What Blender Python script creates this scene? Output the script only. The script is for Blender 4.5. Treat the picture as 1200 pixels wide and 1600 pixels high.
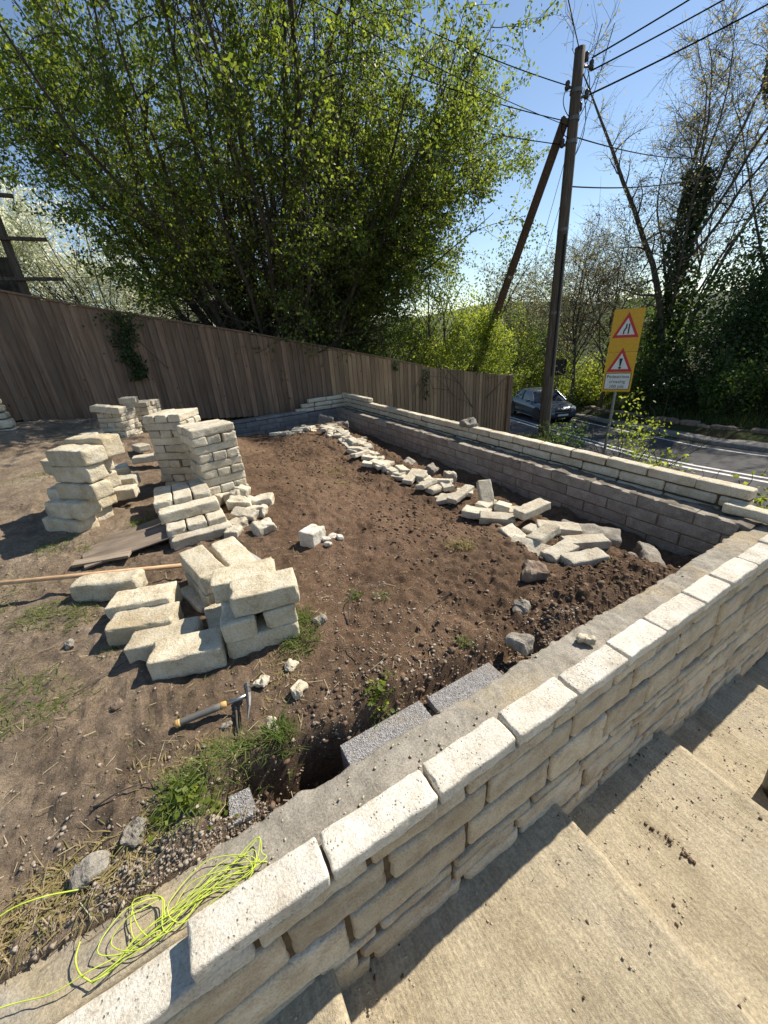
import bpy, math, random
import numpy as np
from mathutils import Matrix, Vector
for o in list(bpy.data.objects): bpy.data.objects.remove(o)
S = bpy.context.scene
COL = S.collection
R = math.radians
# ------------------------------------------------------------------ camera
# world: x runs along the front wall (downhill), y into the garden, z = 0 at the top of the cap stones
cam = bpy.data.cameras.new('camera'); camo = bpy.data.objects.new('camera', cam); COL.objects.link(camo)
cam.sensor_fit = 'HORIZONTAL'; cam.sensor_width = 36; cam.lens = 18.0
cam.clip_start = .02; cam.clip_end = 3000
fw = Vector((.4323, .7990, -.4182)); dn = Vector((-.0300, -.4001, -.9160))
_d = np.array([90., 1300., 600.]); _d /= np.linalg.norm(_d)          # straight down, seen from the tilted camera
_up = -_d; _f = np.array([0, 0, 1.]); _Y = _f - _up * _f.dot(_up); _Y /= np.linalg.norm(_Y); _X = np.cross(_Y, _up)
_R = np.array([_X, _Y, _up]); _a = R(-28.4)
_R = np.array([[math.cos(_a), -math.sin(_a), 0], [math.sin(_a), math.cos(_a), 0], [0, 0, 1]]) @ _R
mx = Matrix(((_R[0,0], -_R[0,1], -_R[0,2], -.075), (_R[1,0], -_R[1,1], -_R[1,2], -.611), (_R[2,0], -_R[2,1], -_R[2,2], 1.384), (0,0,0,1)))
camo.matrix_world = mx
S.camera = camo
# ------------------------------------------------------------------ sky, sun, exposure
SUN_AZ, SUN_EL = R(6), R(46)                                          # azimuth from +x towards +y
W = bpy.data.worlds.new('World'); S.world = W; W.use_nodes = True
nt = W.node_tree; sky = nt.nodes.new('ShaderNodeTexSky'); sky.sky_type = 'NISHITA'; sky.sun_disc = False
sky.sun_elevation = SUN_EL; sky.sun_rotation = R(90) - SUN_AZ
sky.air_density = 1.0; sky.dust_density = .1; sky.ozone_density = 1.3
bg = nt.nodes['Background']; bg.inputs[1].default_value = .095
nt.links.new(sky.outputs[0], bg.inputs[0])
sl = bpy.data.lights.new('sun', 'SUN'); sl.energy = 5.0; sl.angle = R(.5); sl.color = (1, .92, .79)
so = bpy.data.objects.new('sun', sl); COL.objects.link(so)
so.rotation_euler = Vector((math.cos(SUN_EL)*math.cos(SUN_AZ), math.cos(SUN_EL)*math.sin(SUN_AZ), math.sin(SUN_EL))).to_track_quat('Z', 'Y').to_euler()
so.location = (10, 2, 20)
S.view_settings.view_transform = 'Standard'; S.view_settings.look = 'None'; S.view_settings.gamma = 1
S.view_settings.exposure = .6
S.render.engine = 'CYCLES'
S.cycles.max_bounces = 5; S.cycles.diffuse_bounces = 3; S.cycles.glossy_bounces = 2; S.cycles.transmission_bounces = 3; S.cycles.transparent_max_bounces = 2

# ------------------------------------------------------------------ noise
def _h(ix, iy, iz, s):
    n = (ix * 374761393 + iy * 668265263 + iz * 2147483647 + s * 1274126177).astype(np.int64) & 0xffffffff
    n = ((n ^ (n >> 13)) * 1274126177) & 0xffffffff
    return ((n ^ (n >> 16)) & 0xffff) / 32767.5 - 1
def vn(p, s=0):
    """value noise -1..1 for points (n,3)"""
    p = np.asarray(p, float); i = np.floor(p).astype(np.int64); f = p - i; f = f*f*(3-2*f)
    r = 0
    for dx in (0, 1):
        for dy in (0, 1):
            for dz in (0, 1):
                w = (f[:,0] if dx else 1-f[:,0]) * (f[:,1] if dy else 1-f[:,1]) * (f[:,2] if dz else 1-f[:,2])
                r = r + w * _h(i[:,0]+dx, i[:,1]+dy, i[:,2]+dz, s)
    return r
def fbm(p, s=0, o=4, g=.5):
    a = 1.; r = 0; p = np.asarray(p, float)
    for k in range(o): r = r + a * vn(p, s + k); p = p * 2.03; a *= g
    return r
def n2(x, y, sc, s=0, o=3):
    x = np.asarray(x, float); sh = x.shape
    return fbm(np.stack([x.ravel()*sc, np.asarray(y, float).ravel()*sc, np.zeros(x.size)], 1), s, o).reshape(sh)
def sstep(a, b, x):
    t = np.clip((x - a) / (b - a), 0, 1); return t*t*(3-2*t)

# ------------------------------------------------------------------ mesh helpers
def mesh_np(name, V, F, smooth=False):
    me = bpy.data.meshes.new(name); V = np.asarray(V, np.float32); F = np.asarray(F, np.int32)
    k = F.shape[1]
    me.vertices.add(len(V)); me.vertices.foreach_set('co', V.ravel())
    me.loops.add(F.size); me.loops.foreach_set('vertex_index', F.ravel())
    me.polygons.add(len(F)); me.polygons.foreach_set('loop_start', np.arange(len(F), dtype=np.int32) * k)
    if smooth: me.polygons.foreach_set('use_smooth', np.ones(len(F), bool))
    me.update(calc_edges=True); me.validate()
    return me
def link(name, me, mat=None, parent=None, loc=None, rot=None):
    o = bpy.data.objects.new(name, me); COL.objects.link(o)
    if mat and not me.materials: me.materials.append(mat)
    if loc is not None: o.location = loc
    if rot is not None: o.rotation_euler = rot
    if parent: o.parent = parent
    return o
def empty(name, loc=(0,0,0), rz=0):
    o = bpy.data.objects.new(name, None); COL.objects.link(o); o.location = loc; o.rotation_euler = (0,0,rz); o.empty_display_size = .1; return o
def tag(o, label=None, cat=None, group=None, kind=None):
    if label: o['label'] = label
    if cat: o['category'] = cat
    if group: o['group'] = group
    if kind: o['kind'] = kind
    return o
class MB:
    def __init__(s): s.v = []; s.f = []; s.n = 0
    def add(s, V, F):
        V = np.asarray(V, float).reshape(-1, 3)
        s.v.append(V); s.f += [tuple(int(i) + s.n for i in f) for f in F]; s.n += len(V); return s
    def box(s, x0, x1, y0, y1, z0, z1, M=None):
        V = np.array([(x,y,z) for z in (z0,z1) for y in (y0,y1) for x in (x0,x1)], float)
        if M is not None: V = V @ np.asarray(M)[:3,:3].T + np.asarray(M)[:3,3]
        return s.add(V, [(0,2,3,1),(4,5,7,6),(0,1,5,4),(2,6,7,3),(0,4,6,2),(1,3,7,5)])
    def tube(s, P, rad, n=6, cap=True):
        P = np.asarray(P, float); m = len(P); rad = np.broadcast_to(np.asarray(rad, float), (m,))
        T = np.gradient(P, axis=0); T /= np.linalg.norm(T, axis=1)[:,None] + 1e-9
        ref = np.array([0,0,1.]) if abs(T[0,2]) < .9 else np.array([1.,0,0])
        A = np.cross(T, ref); A /= np.linalg.norm(A, axis=1)[:,None] + 1e-9; B = np.cross(T, A)
        a = np.arange(n) * 2*math.pi/n
        V = P[:,None,:] + rad[:,None,None] * (np.cos(a)[None,:,None]*A[:,None,:] + np.sin(a)[None,:,None]*B[:,None,:])
        F = [(i*n+j, i*n+(j+1)%n, (i+1)*n+(j+1)%n, (i+1)*n+j) for i in range(m-1) for j in range(n)]
        if cap: F += [tuple(range(n))[::-1], tuple((m-1)*n+j for j in range(n))]
        return s.add(V, F)
    def lathe(s, prof, n=16, M=None):
        a = np.arange(n)*2*math.pi/n
        V = np.array([(r*math.cos(t), r*math.sin(t), z) for r, z in prof for t in a])
        if M is not None: V = V @ np.asarray(M)[:3,:3].T + np.asarray(M)[:3,3]
        m = len(prof)
        return s.add(V, [(i*n+j, i*n+(j+1)%n, (i+1)*n+(j+1)%n, (i+1)*n+j) for i in range(m-1) for j in range(n)] + [tuple(range(n))[::-1], tuple((m-1)*n+j for j in range(n))])
    def prism(s, poly, t0, t1, M=None):
        """polygon in x,z pushed along y"""
        k = len(poly); V = np.array([(x, t0, z) for x, z in poly] + [(x, t1, z) for x, z in poly], float)
        if M is not None: V = V @ np.asarray(M)[:3,:3].T + np.asarray(M)[:3,3]
        return s.add(V, [tuple(range(k)), tuple(range(2*k-1, k-1, -1))] + [(i, k+i, k+(i+1)%k, (i+1)%k) for i in range(k)])
    def mesh(s, name, smooth=False):
        me = bpy.data.meshes.new(name); me.from_pydata(np.concatenate(s.v).tolist(), [], s.f)
        if smooth: me.polygons.foreach_set('use_smooth', np.ones(len(me.polygons), bool))
        me.update(); return me
    def build(s, name, mat, parent=None, loc=None, rot=None, smooth=False):
        return link(name, s.mesh(name, smooth), mat, parent, loc, rot)
def rbox(name, L, Wd, H, r=.012, seg=(6,3,3), amp=.004, fr=14., seed=0, rough=None, chip=0):
    """rounded, uneven block centred on its own middle"""
    def ax(h, n, r): return np.concatenate([[-h, -h+.3*r, -h+r], np.linspace(-h+1.6*r, h-1.6*r, max(2, n)), [h-r, h-.3*r, h]]) if h > 2.2*r else np.concatenate([[-h, -h+.3*r], np.linspace(-h+r, h-r, max(2, n)), [h-.3*r, h]])
    hx, hy, hz = L/2, Wd/2, H/2; r = min(r, .45*min(L, Wd, H))
    X, Y, Z = ax(hx, seg[0], r), ax(hy, seg[1], r), ax(hz, seg[2], r)
    V = []; F = []; idx = {}
    def vid(i, j, k):
        key = (i, j, k)
        if key not in idx: idx[key] = len(V); V.append((X[i], Y[j], Z[k]))
        return idx[key]
    a, b, c = len(X)-1, len(Y)-1, len(Z)-1
    for i in range(a):
        for j in range(b):
            F.append((vid(i,j,0), vid(i,j+1,0), vid(i+1,j+1,0), vid(i+1,j,0))); F.append((vid(i,j,c), vid(i+1,j,c), vid(i+1,j+1,c), vid(i,j+1,c)))
    for i in range(a):
        for k in range(c):
            F.append((vid(i,0,k), vid(i+1,0,k), vid(i+1,0,k+1), vid(i,0,k+1))); F.append((vid(i,b,k), vid(i,b,k+1), vid(i+1,b,k+1), vid(i+1,b,k)))
    for j in range(b):
        for k in range(c):
            F.append((vid(0,j,k), vid(0,j,k+1), vid(0,j+1,k+1), vid(0,j+1,k))); F.append((vid(a,j,k), vid(a,j+1,k), vid(a,j+1,k+1), vid(a,j,k+1)))
    V = np.array(V); h = np.array([hx, hy, hz])
    inn = np.clip(V, -(h-r), h-r); d = V - inn; ln = np.linalg.norm(d, axis=1)[:,None]
    V = inn + np.where(ln > 1e-9, d/np.maximum(ln, 1e-9)*np.minimum(ln, r), 0)
    nrm = V/ h; nrm = np.sign(nrm)*np.abs(nrm)**4; nrm /= np.linalg.norm(nrm, axis=1)[:,None] + 1e-9
    q = V*fr + seed*7.31
    V = V + nrm * (amp*fbm(q, seed, 3))[:,None] + .5*amp*np.stack([vn(q*.5+9, seed), vn(q*.5+31, seed+3), vn(q*.5+57, seed+5)], 1)
    if chip:                                                            # broken arrises and corners
        g = np.abs(V)/h; e = np.sort(g*h - (h - 1.6*r), axis=1)[:,1]; e = np.clip(e/(1.6*r), 0, 1)
        cut = np.clip(vn(V*fr*1.1 + seed*1.7, seed+21) - .12, 0, 1) + .6*np.clip(vn(V*fr*.35 + seed*2.9, seed+23) - .35, 0, 1)
        V = V - V/np.linalg.norm(V/h, axis=1)[:,None]/h.max()*(e*cut*chip)[:,None]*1.2
    if rough:                                                           # one pitched, split face: -y
        m = np.clip((-V[:,1]/hy - .6)/.4, 0, 1); V[:,1] -= m*rough*(.4 + fbm(V*np.array([9, 0, 16.]) + seed*3.3, seed+11, 3))
    return mesh_np(name, V, F, True)

# ------------------------------------------------------------------ materials
MATS = {}
def nodes(name):
    m = bpy.data.materials.new(name); m.use_nodes = True; MATS[name] = m
    return m, m.node_tree, m.node_tree.nodes['Principled BSDF']
def N(t, ty, **kw):
    n = t.nodes.new(ty)
    for k, v in kw.items():
        if k.startswith('i_'): n.inputs[k[2:].replace('_', ' ')].default_value = v
        else: setattr(n, k, v)
    return n
def ramp(t, fac, stops):
    r = N(t, 'ShaderNodeValToRGB'); e = r.color_ramp.elements
    while len(e) < len(stops): e.new(.5)
    for x, (p, c) in zip(e, stops): x.position = p; x.color = (*c, 1) if len(c) == 3 else c
    t.links.new(fac, r.inputs[0]); return r.outputs[0]
def mix(t, fac, a, b, mode='MIX'):
    m = N(t, 'ShaderNodeMix', data_type='RGBA', blend_type=mode)
    for i, v in ((0, fac), (6, a), (7, b)):
        if hasattr(v, 'is_linked'): t.links.new(v, m.inputs[i])
        else: m.inputs[i].default_value = v if i == 0 else (*v, 1)
    return m.outputs[2]
def coords(t, scale=(1,1,1), rnd=True):
    c = N(t, 'ShaderNodeTexCoord'); mp = N(t, 'ShaderNodeMapping'); mp.inputs['Scale'].default_value = scale
    t.links.new(c.outputs['Object'], mp.inputs[0])
    if rnd:
        oi = N(t, 'ShaderNodeObjectInfo'); mu = N(t, 'ShaderNodeMath', operation='MULTIPLY'); mu.inputs[1].default_value = 40
        t.links.new(oi.outputs['Random'], mu.inputs[0]); t.links.new(mu.outputs[0], mp.inputs['Location'])
    return mp.outputs[0]
def noise(t, co, sc, det=5, rough=.6):
    n = N(t, 'ShaderNodeTexNoise', i_Scale=sc, i_Detail=det, i_Roughness=rough); t.links.new(co, n.inputs['Vector']); return n.outputs['Fac']
def bump(t, b, h, strength, dist):
    n = N(t, 'ShaderNodeBump', i_Strength=strength, i_Distance=dist); t.links.new(h, n.inputs['Height'])
    if b.inputs['Normal'].is_linked: t.links.new(b.inputs['Normal'].links[0].from_socket, n.inputs['Normal'])
    t.links.new(n.outputs[0], b.inputs['Normal'])
def rnd_value(t, col, lo, hi, key='Random'):
    oi = N(t, 'ShaderNodeObjectInfo'); mr = N(t, 'ShaderNodeMapRange'); mr.inputs['To Min'].default_value = lo; mr.inputs['To Max'].default_value = hi
    t.links.new(oi.outputs[key], mr.inputs[0]); h = N(t, 'ShaderNodeHueSaturation'); t.links.new(mr.outputs[0], h.inputs['Value']); t.links.new(col, h.inputs['Color']); return h.outputs[0]

def stone_mat(name, dark, mid, light, pits=.5, var=(.82, 1.1), grime=None, psc=95, bs=.9):
    m, t, b = nodes(name); co = coords(t)
    c = ramp(t, noise(t, co, 9, 6, .65), [(.3, dark), (.5, mid), (.7, light)])
    fine = noise(t, co, 120, 3, .6)
    c = mix(t, .35, c, ramp(t, fine, [(.3, (.25,.2,.14)), (.6, (.85,.8,.7))]), 'OVERLAY')
    v = N(t, 'ShaderNodeTexVoronoi', i_Scale=psc); t.links.new(co, v.inputs['Vector'])
    msk = noise(t, co, 13, 3); mm = N(t, 'ShaderNodeMath', operation='MULTIPLY'); 
    pr = ramp(t, v.outputs['Distance'], [(.05, (1,1,1)), (.28, (0,0,0))]); pm = ramp(t, msk, [(.45, (0,0,0)), (.62, (1,1,1))])
    t.links.new(pr, mm.inputs[0]); t.links.new(pm, mm.inputs[1])
    ms = N(t, 'ShaderNodeMath', operation='MULTIPLY'); t.links.new(mm.outputs[0], ms.inputs[0]); ms.inputs[1].default_value = pits
    c = mix(t, ms.outputs[0], c, tuple(x*.45 for x in dark))
    if grime:
        c = mix(t, ramp(t, noise(t, co, 3.1, 4), [(.52, (0,0,0)), (.72, (.6,.6,.6))]), c, grime)
    c = rnd_value(t, c, *var); t.links.new(c, b.inputs['Base Color']); b.inputs['Roughness'].default_value = .92
    b.inputs['Specular IOR Level'].default_value = .25
    inv = N(t, 'ShaderNodeMath', operation='MULTIPLY'); inv.inputs[1].default_value = -1; t.links.new(ms.outputs[0], inv.inputs[0])
    bump(t, b, noise(t, co, 30, 6, .75), bs, .02); bump(t, b, inv.outputs[0], .7, .008)
    return m
stone_mat('cream_stone', (.42,.355,.255), (.60,.53,.405), (.72,.66,.54), .6, (.82, 1.06), (.54,.42,.245), 95, .8)
stone_mat('small_stone', (.42,.36,.275), (.575,.52,.42), (.69,.64,.545), .5, (.76, 1.08), (.45,.385,.28), 95, .8)
stone_mat('cap_stone', (.43,.395,.335), (.57,.535,.475), (.69,.66,.605), .9, (.88, 1.06), (.49,.45,.385), 70, .6)
stone_mat('wall_stone', (.40,.33,.245), (.56,.485,.375), (.67,.60,.49), .4, (.74, 1.12), (.43,.32,.19), 95, .9)
stone_mat('pale_wall_stone', (.46,.39,.29), (.60,.535,.42), (.71,.655,.55), .35, (.85, 1.08), (.50,.43,.31))
stone_mat('grey_stone', (.17,.15,.13), (.27,.25,.22), (.38,.36,.32), .3, (.8, 1.15))
stone_mat('brown_rock', (.14,.10,.075), (.24,.18,.14), (.36,.30,.24), .3, (.8, 1.15))
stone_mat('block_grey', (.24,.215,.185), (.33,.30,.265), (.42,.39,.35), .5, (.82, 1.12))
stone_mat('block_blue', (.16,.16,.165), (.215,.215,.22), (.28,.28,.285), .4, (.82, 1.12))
def simple(name, c1, c2, sc=8, rough=.9, bs=None, bd=.01, scale=(1,1,1), spec=.3, var=None, det=5, lo=.35, hi=.65):
    m, t, b = nodes(name); co = coords(t, scale)
    c = ramp(t, noise(t, co, sc, det), [(lo, c1), (hi, c2)])
    if var: c = rnd_value(t, c, *var)
    t.links.new(c, b.inputs['Base Color']); b.inputs['Roughness'].default_value = rough; b.inputs['Specular IOR Level'].default_value = spec
    if bs: bump(t, b, noise(t, co, sc*3, 7, .7), bs, bd)
    return m
def speckle_mat():
    m, t, b = nodes('dense_block'); co = coords(t)
    v = N(t, 'ShaderNodeTexVoronoi', i_Scale=230); t.links.new(co, v.inputs['Vector'])
    c = ramp(t, v.outputs['Color'], [(.1, (.12,.112,.108)), (.4, (.24,.228,.22)), (.62, (.30,.288,.28)), (.9, (.43,.42,.405))])
    c = mix(t, ramp(t, noise(t, co, 7, 4), [(.5, (0,0,0)), (.7, (.6,.6,.6))]), c, (.30,.25,.19))
    t.links.new(c, b.inputs['Base Color']); b.inputs['Roughness'].default_value = .95; bump(t, b, v.outputs['Distance'], .8, .006)
speckle_mat()
simple('mortar_sand', (.075,.05,.028), (.13,.092,.054), 18, .95, .6, .01)
simple('mortar_dark', (.16,.12,.07), (.26,.20,.12), 15, .95, .6, .01)
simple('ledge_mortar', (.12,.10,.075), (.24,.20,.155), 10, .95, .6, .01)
def concrete_mat():
    m, t, b = nodes('concrete_bed'); co = coords(t, rnd=False)
    c = ramp(t, noise(t, co, 6, 7, .65), [(.3, (.20,.183,.155)), (.5, (.285,.263,.225)), (.7, (.36,.335,.29))])
    sand = ramp(t, noise(t, co, 1.6, 4), [(.5, (0,0,0)), (.62, (.75,.75,.75))])
    c = mix(t, sand, c, (.36,.295,.19))
    c = mix(t, .45, c, ramp(t, noise(t, co, 140, 3), [(.3, (.2,.19,.17)), (.65, (.8,.78,.75))]), 'OVERLAY')
    t.links.new(c, b.inputs['Base Color']); b.inputs['Roughness'].default_value = .95; b.inputs['Specular IOR Level'].default_value = .2
    bump(t, b, noise(t, co, 22, 9, .75), .6, .014); bump(t, b, noise(t, co, 130, 4), .5, .003)
concrete_mat()
def tread_mat():
    m, t, b = nodes('sandy_paving'); co = coords(t)
    mp = N(t, 'ShaderNodeMapping'); mp.inputs['Scale'].default_value = (34, 2.6, 1); mp.inputs['Rotation'].default_value = (0,0,R(4)); t.links.new(co, mp.inputs[0])
    streak = noise(t, mp.outputs[0], 1.5, 5, .75)
    c = ramp(t, noise(t, co, 2.2, 5), [(.30, (.325,.28,.20)), (.5, (.435,.38,.285)), (.7, (.39,.35,.28))])
    c = mix(t, .5, c, ramp(t, streak, [(.3, (.33,.31,.29)), (.65, (.7,.68,.62))]), 'OVERLAY')
    c = mix(t, .5, c, ramp(t, noise(t, co, 85, 4, .7), [(.3, (.22,.21,.2)), (.68, (.76,.75,.72))]), 'OVERLAY')
    c = mix(t, .35, c, ramp(t, noise(t, co, 7, 5, .7), [(.35, (.36,.35,.35)), (.65, (.62,.62,.6))]), 'OVERLAY')
    t.links.new(c, b.inputs['Base Color']); b.inputs['Roughness'].default_value = .96; b.inputs['Specular IOR Level'].default_value = .15
    bump(t, b, streak, .5, .010); bump(t, b, noise(t, co, 55, 5, .8), .9, .012)
tread_mat()
def soil_mat():
    m, t, b = nodes('soil'); c0 = N(t, 'ShaderNodeTexCoord'); co = c0.outputs['Object']
    c = ramp(t, noise(t, co, 1.1, 6, .6), [(.32, (.11,.072,.047)), (.47, (.17,.112,.074)), (.6, (.215,.145,.096)), (.75, (.27,.18,.118))])
    sx = N(t, 'ShaderNodeSeparateXYZ'); t.links.new(co, sx.inputs[0])
    ds = N(t, 'ShaderNodeVectorMath', operation='DISTANCE'); ds.inputs[1].default_value = (1.1, 1.9, 0); t.links.new(co, ds.inputs[0])
    red = ramp(t, ds.outputs['Value'], [(.4, (.7,.7,.7)), (1., (0,0,0))])
    c = mix(t, red, c, ramp(t, noise(t, co, 3, 5), [(.35, (.175,.112,.075)), (.65, (.275,.182,.124))]))
    mr = N(t, 'ShaderNodeMapRange'); mr.inputs[1].default_value = .5; mr.inputs[2].default_value = -1.2; t.links.new(sx.outputs['X'], mr.inputs[0])
    c = mix(t, mr.outputs[0], c, ramp(t, noise(t, co, 2.3, 6), [(.3, (.21,.165,.12)), (.55, (.335,.27,.20)), (.75, (.44,.37,.285))]))
    c = mix(t, .55, c, ramp(t, noise(t, co, 55, 6, .7), [(.3, (.2,.19,.18)), (.68, (.78,.76,.74))]), 'OVERLAY')
    c = mix(t, .6, c, ramp(t, noise(t, co, 11, 5, .65), [(.35, (.32,.31,.3)), (.65, (.66,.65,.64))]), 'OVERLAY')
    v = N(t, 'ShaderNodeTexVoronoi', i_Scale=60); t.links.new(co, v.inputs['Vector'])
    peb = N(t, 'ShaderNodeMath', operation='MULTIPLY'); t.links.new(ramp(t, v.outputs['Distance'], [(.12, (1,1,1)), (.22, (0,0,0))]), peb.inputs[0]); t.links.new(ramp(t, noise(t, co, 2.1, 4), [(.5, (0,0,0)), (.66, (.8,.8,.8))]), peb.inputs[1])
    c = mix(t, peb.outputs[0], c, (.36,.31,.26))
    t.links.new(c, b.inputs['Base Color']); b.inputs['Roughness'].default_value = .97; b.inputs['Specular IOR Level'].default_value = .12
    bump(t, b, noise(t, co, 24, 7, .8), 1., .04); bump(t, b, noise(t, co, 95, 4, .75), 1., .010)
soil_mat()
simple('clod', (.07,.048,.034), (.16,.11,.078), 20, .97, .6, .006, spec=.12)
def isl(name, cols, rough=.9, spec=.25, trans=None):
    """colour picked per loose piece of the mesh"""
    m, t, b = nodes(name); g = N(t, 'ShaderNodeNewGeometry'); n = len(cols)
    c = ramp(t, g.outputs['Random Per Island'], [(i/(max(1, n-1)), k) for i, k in enumerate(cols)])
    t.links.new(c, b.inputs['Base Color']); b.inputs['Roughness'].default_value = rough; b.inputs['Specular IOR Level'].default_value = spec
    if trans:
        tr = N(t, 'ShaderNodeBsdfTranslucent'); ms = N(t, 'ShaderNodeMixShader'); ms.inputs[0].default_value = trans[0]
        h = N(t, 'ShaderNodeMix', data_type='RGBA', blend_type='MULTIPLY'); h.inputs[0].default_value = 1; h.inputs[7].default_value = (*trans[1], 1)
        t.links.new(c, h.inputs[6]); t.links.new(h.outputs[2], tr.inputs[0])
        t.links.new(b.outputs[0], ms.inputs[1]); t.links.new(tr.outputs[0], ms.inputs[2]); t.links.new(ms.outputs[0], t.nodes['Material Output'].inputs[0])
    return m
isl('pebble', [(.17,.135,.10), (.28,.235,.185), (.36,.31,.25), (.22,.17,.125), (.42,.37,.30)])
isl('clods', [(.07,.048,.032), (.12,.082,.055), (.18,.12,.08), (.10,.07,.048), (.23,.16,.11)], .97, .1)
isl('crumb', [(.17,.13,.09), (.26,.205,.15), (.34,.275,.205), (.21,.165,.12)], .97, .1)
isl('sand_crumb', [(.36,.31,.21), (.46,.40,.29), (.42,.37,.28), (.52,.47,.37)], .97, .1)
isl('straw', [(.35,.27,.15), (.46,.38,.24), (.26,.2,.12), (.5,.44,.3)])
isl('grass', [(.07,.11,.02), (.10,.15,.03), (.14,.18,.045), (.20,.20,.07)], .7, .3, (.35, (1.7,1.7,1.2)))
isl('verge_grass', [(.045,.07,.018), (.07,.10,.026), (.10,.135,.036), (.13,.14,.055)], .8, .2, (.25, (1.6,1.6,1.1)))
isl('dry_grass', [(.30,.22,.10), (.40,.31,.16), (.24,.2,.08), (.20,.19,.06)], .8, .3, (.25, (1.3,1.3,1.2)))
isl('tree_leaf', [(.04,.066,.013), (.07,.10,.018), (.105,.14,.028), (.16,.185,.045)], .5, .35, (.5, (3.0,2.9,1.6)))
isl('dark_leaf', [(.035,.062,.016), (.055,.09,.021), (.075,.115,.027), (.105,.14,.036)], .45, .4, (.38, (2.4,2.5,1.3)))
isl('ivy_leaf', [(.018,.036,.013), (.03,.055,.018), (.045,.075,.022), (.07,.10,.03)], .45, .3, (.2, (2,2.3,1.2)))
isl('bright_leaf', [(.09,.13,.022), (.13,.175,.03), (.17,.21,.045), (.21,.24,.06)], .5, .35, (.5, (2.8,2.6,1.4)))
isl('blossom', [(.85,.84,.72), (.25,.3,.08), (.88,.86,.76), (.88,.86,.76), (.75,.76,.55), (.3,.34,.12)], .6, .3, (.55, (1.15,1.15,1.05)))
isl('bud_leaf', [(.34,.30,.17), (.26,.26,.11), (.40,.36,.23), (.22,.23,.08)], .6, .3, (.45, (1.7,1.6,1.3)))
simple('bark', (.045,.036,.026), (.115,.095,.07), 14, .95, .7, .02, (1,1,.35))
simple('pale_bark', (.06,.052,.042), (.15,.13,.10), 12, .95, .6, .02, (1,1,.4))
simple('twig_bark', (.05,.042,.034), (.12,.10,.08), 8, .95)
def fence_mat(name, a, b_, c_):
    m, t, b = nodes(name); co = coords(t, (9, 9, .55))
    c = ramp(t, noise(t, co, 3.2, 7, .65), [(.3, a), (.5, b_), (.7, c_)])
    co2 = coords(t, (1,1,.5)); c = mix(t, ramp(t, noise(t, co2, 1.3, 3), [(.45, (0,0,0)), (.75, (.6,.6,.6))]), c, (.15,.115,.085))
    v = N(t, 'ShaderNodeTexVoronoi', i_Scale=5.5); t.links.new(coords(t, (1,1,.7)), v.inputs['Vector'])
    c = mix(t, ramp(t, v.outputs['Distance'], [(.04, (.85,.85,.85)), (.10, (0,0,0))]), c, (.05,.032,.02))
    c = rnd_value(t, c, .68, 1.18); t.links.new(c, b.inputs['Base Color']); b.inputs['Roughness'].default_value = .85; b.inputs['Specular IOR Level'].default_value = .25
    bump(t, b, noise(t, co, 6, 6), .5, .004)
fence_mat('fence_wood', (.15,.092,.058), (.25,.16,.105), (.32,.22,.15))  # wood colour lowered to paint in the tree's shade on the left
fence_mat('new_lit_fence_wood', (.27,.165,.092), (.38,.25,.145), (.46,.325,.20))  # newer boards, with light from the open road side painted into the tone
simple('pole_wood', (.075,.055,.04), (.16,.125,.095), 6, .9, .6, .01, (8,8,.5))
simple('brown_pole_wood', (.07,.04,.026), (.15,.09,.06), 6, .9, .6, .01, (8,8,.5))
simple('handle_wood', (.42,.26,.14), (.58,.39,.23), 5, .6, .2, .002, (1.5,20,20))
simple('board_wood', (.20,.155,.11), (.36,.29,.22), 7, .9, .4, .004, (1,14,14), lo=.3, hi=.7)
simple('muddy_board', (.13,.10,.075), (.26,.21,.16), 5, .95, .6, .006, (1,4,4), lo=.3, hi=.7)
simple('grey_board', (.33,.30,.26), (.46,.43,.38), 6, .9, .3, .004, (1,10,10))
def plain(name, c, rough=.5, metal=0, spec=.5):
    m, t, b = nodes(name); co = coords(t); k = ramp(t, noise(t, co, 30, 4), [(.3, tuple(x*.85 for x in c)), (.7, tuple(min(1, x*1.08) for x in c))])
    t.links.new(k, b.inputs['Base Color']); b.inputs['Roughness'].default_value = rough; b.inputs['Metallic'].default_value = metal; b.inputs['Specular IOR Level'].default_value = spec; return m
plain('black_plastic', (.012,.012,.013), .5); plain('wire_black', (.008,.008,.008), .95, 0, .05); plain('insulator', (.05,.035,.03), .3)
plain('steel', (.33,.33,.33), .38, .9); plain('worn_steel', (.16,.15,.14), .5, .8); plain('grip_grey', (.11,.105,.095), .7); plain('grip_yellow', (.55,.33,.11), .65)
plain('neon_string', (.50,.62,.06), .75); MATS['neon_string'].node_tree.nodes['Principled BSDF'].inputs['Emission Strength'].default_value = 0
plain('sign_yellow', (.72,.38,.015), .5); plain('sign_red', (.55,.02,.03), .5); plain('sign_white', (.72,.72,.70), .5); plain('sign_black', (.012,.012,.016), .5); plain('galvanised', (.30,.31,.32), .45, .7)
plain('car_paint', (.13,.15,.17), .25, .5, .5); plain('car_trim', (.012,.012,.014), .4); plain('tyre', (.018,.018,.018), .85); plain('alloy', (.45,.46,.47), .3, .9); plain('headlight', (.75,.77,.8), .12, 0, .8); plain('plate', (.75,.75,.72), .5); plain('chrome', (.6,.6,.62), .15, 1)
m, t, b = nodes('car_glass'); b.inputs['Base Color'].default_value = (.012,.015,.018,1); b.inputs['Roughness'].default_value = .05; b.inputs['Specular IOR Level'].default_value = .8
simple('asphalt', (.040,.040,.042), (.075,.073,.073), 3, .88, .4, .004, det=9); simple('line_paint', (.42,.41,.39), (.68,.67,.64), 9, .8, .2, .002, lo=.25, hi=.5)
simple('kerb_stone', (.16,.15,.13), (.27,.25,.22), 9, .95, .5, .008)
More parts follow.
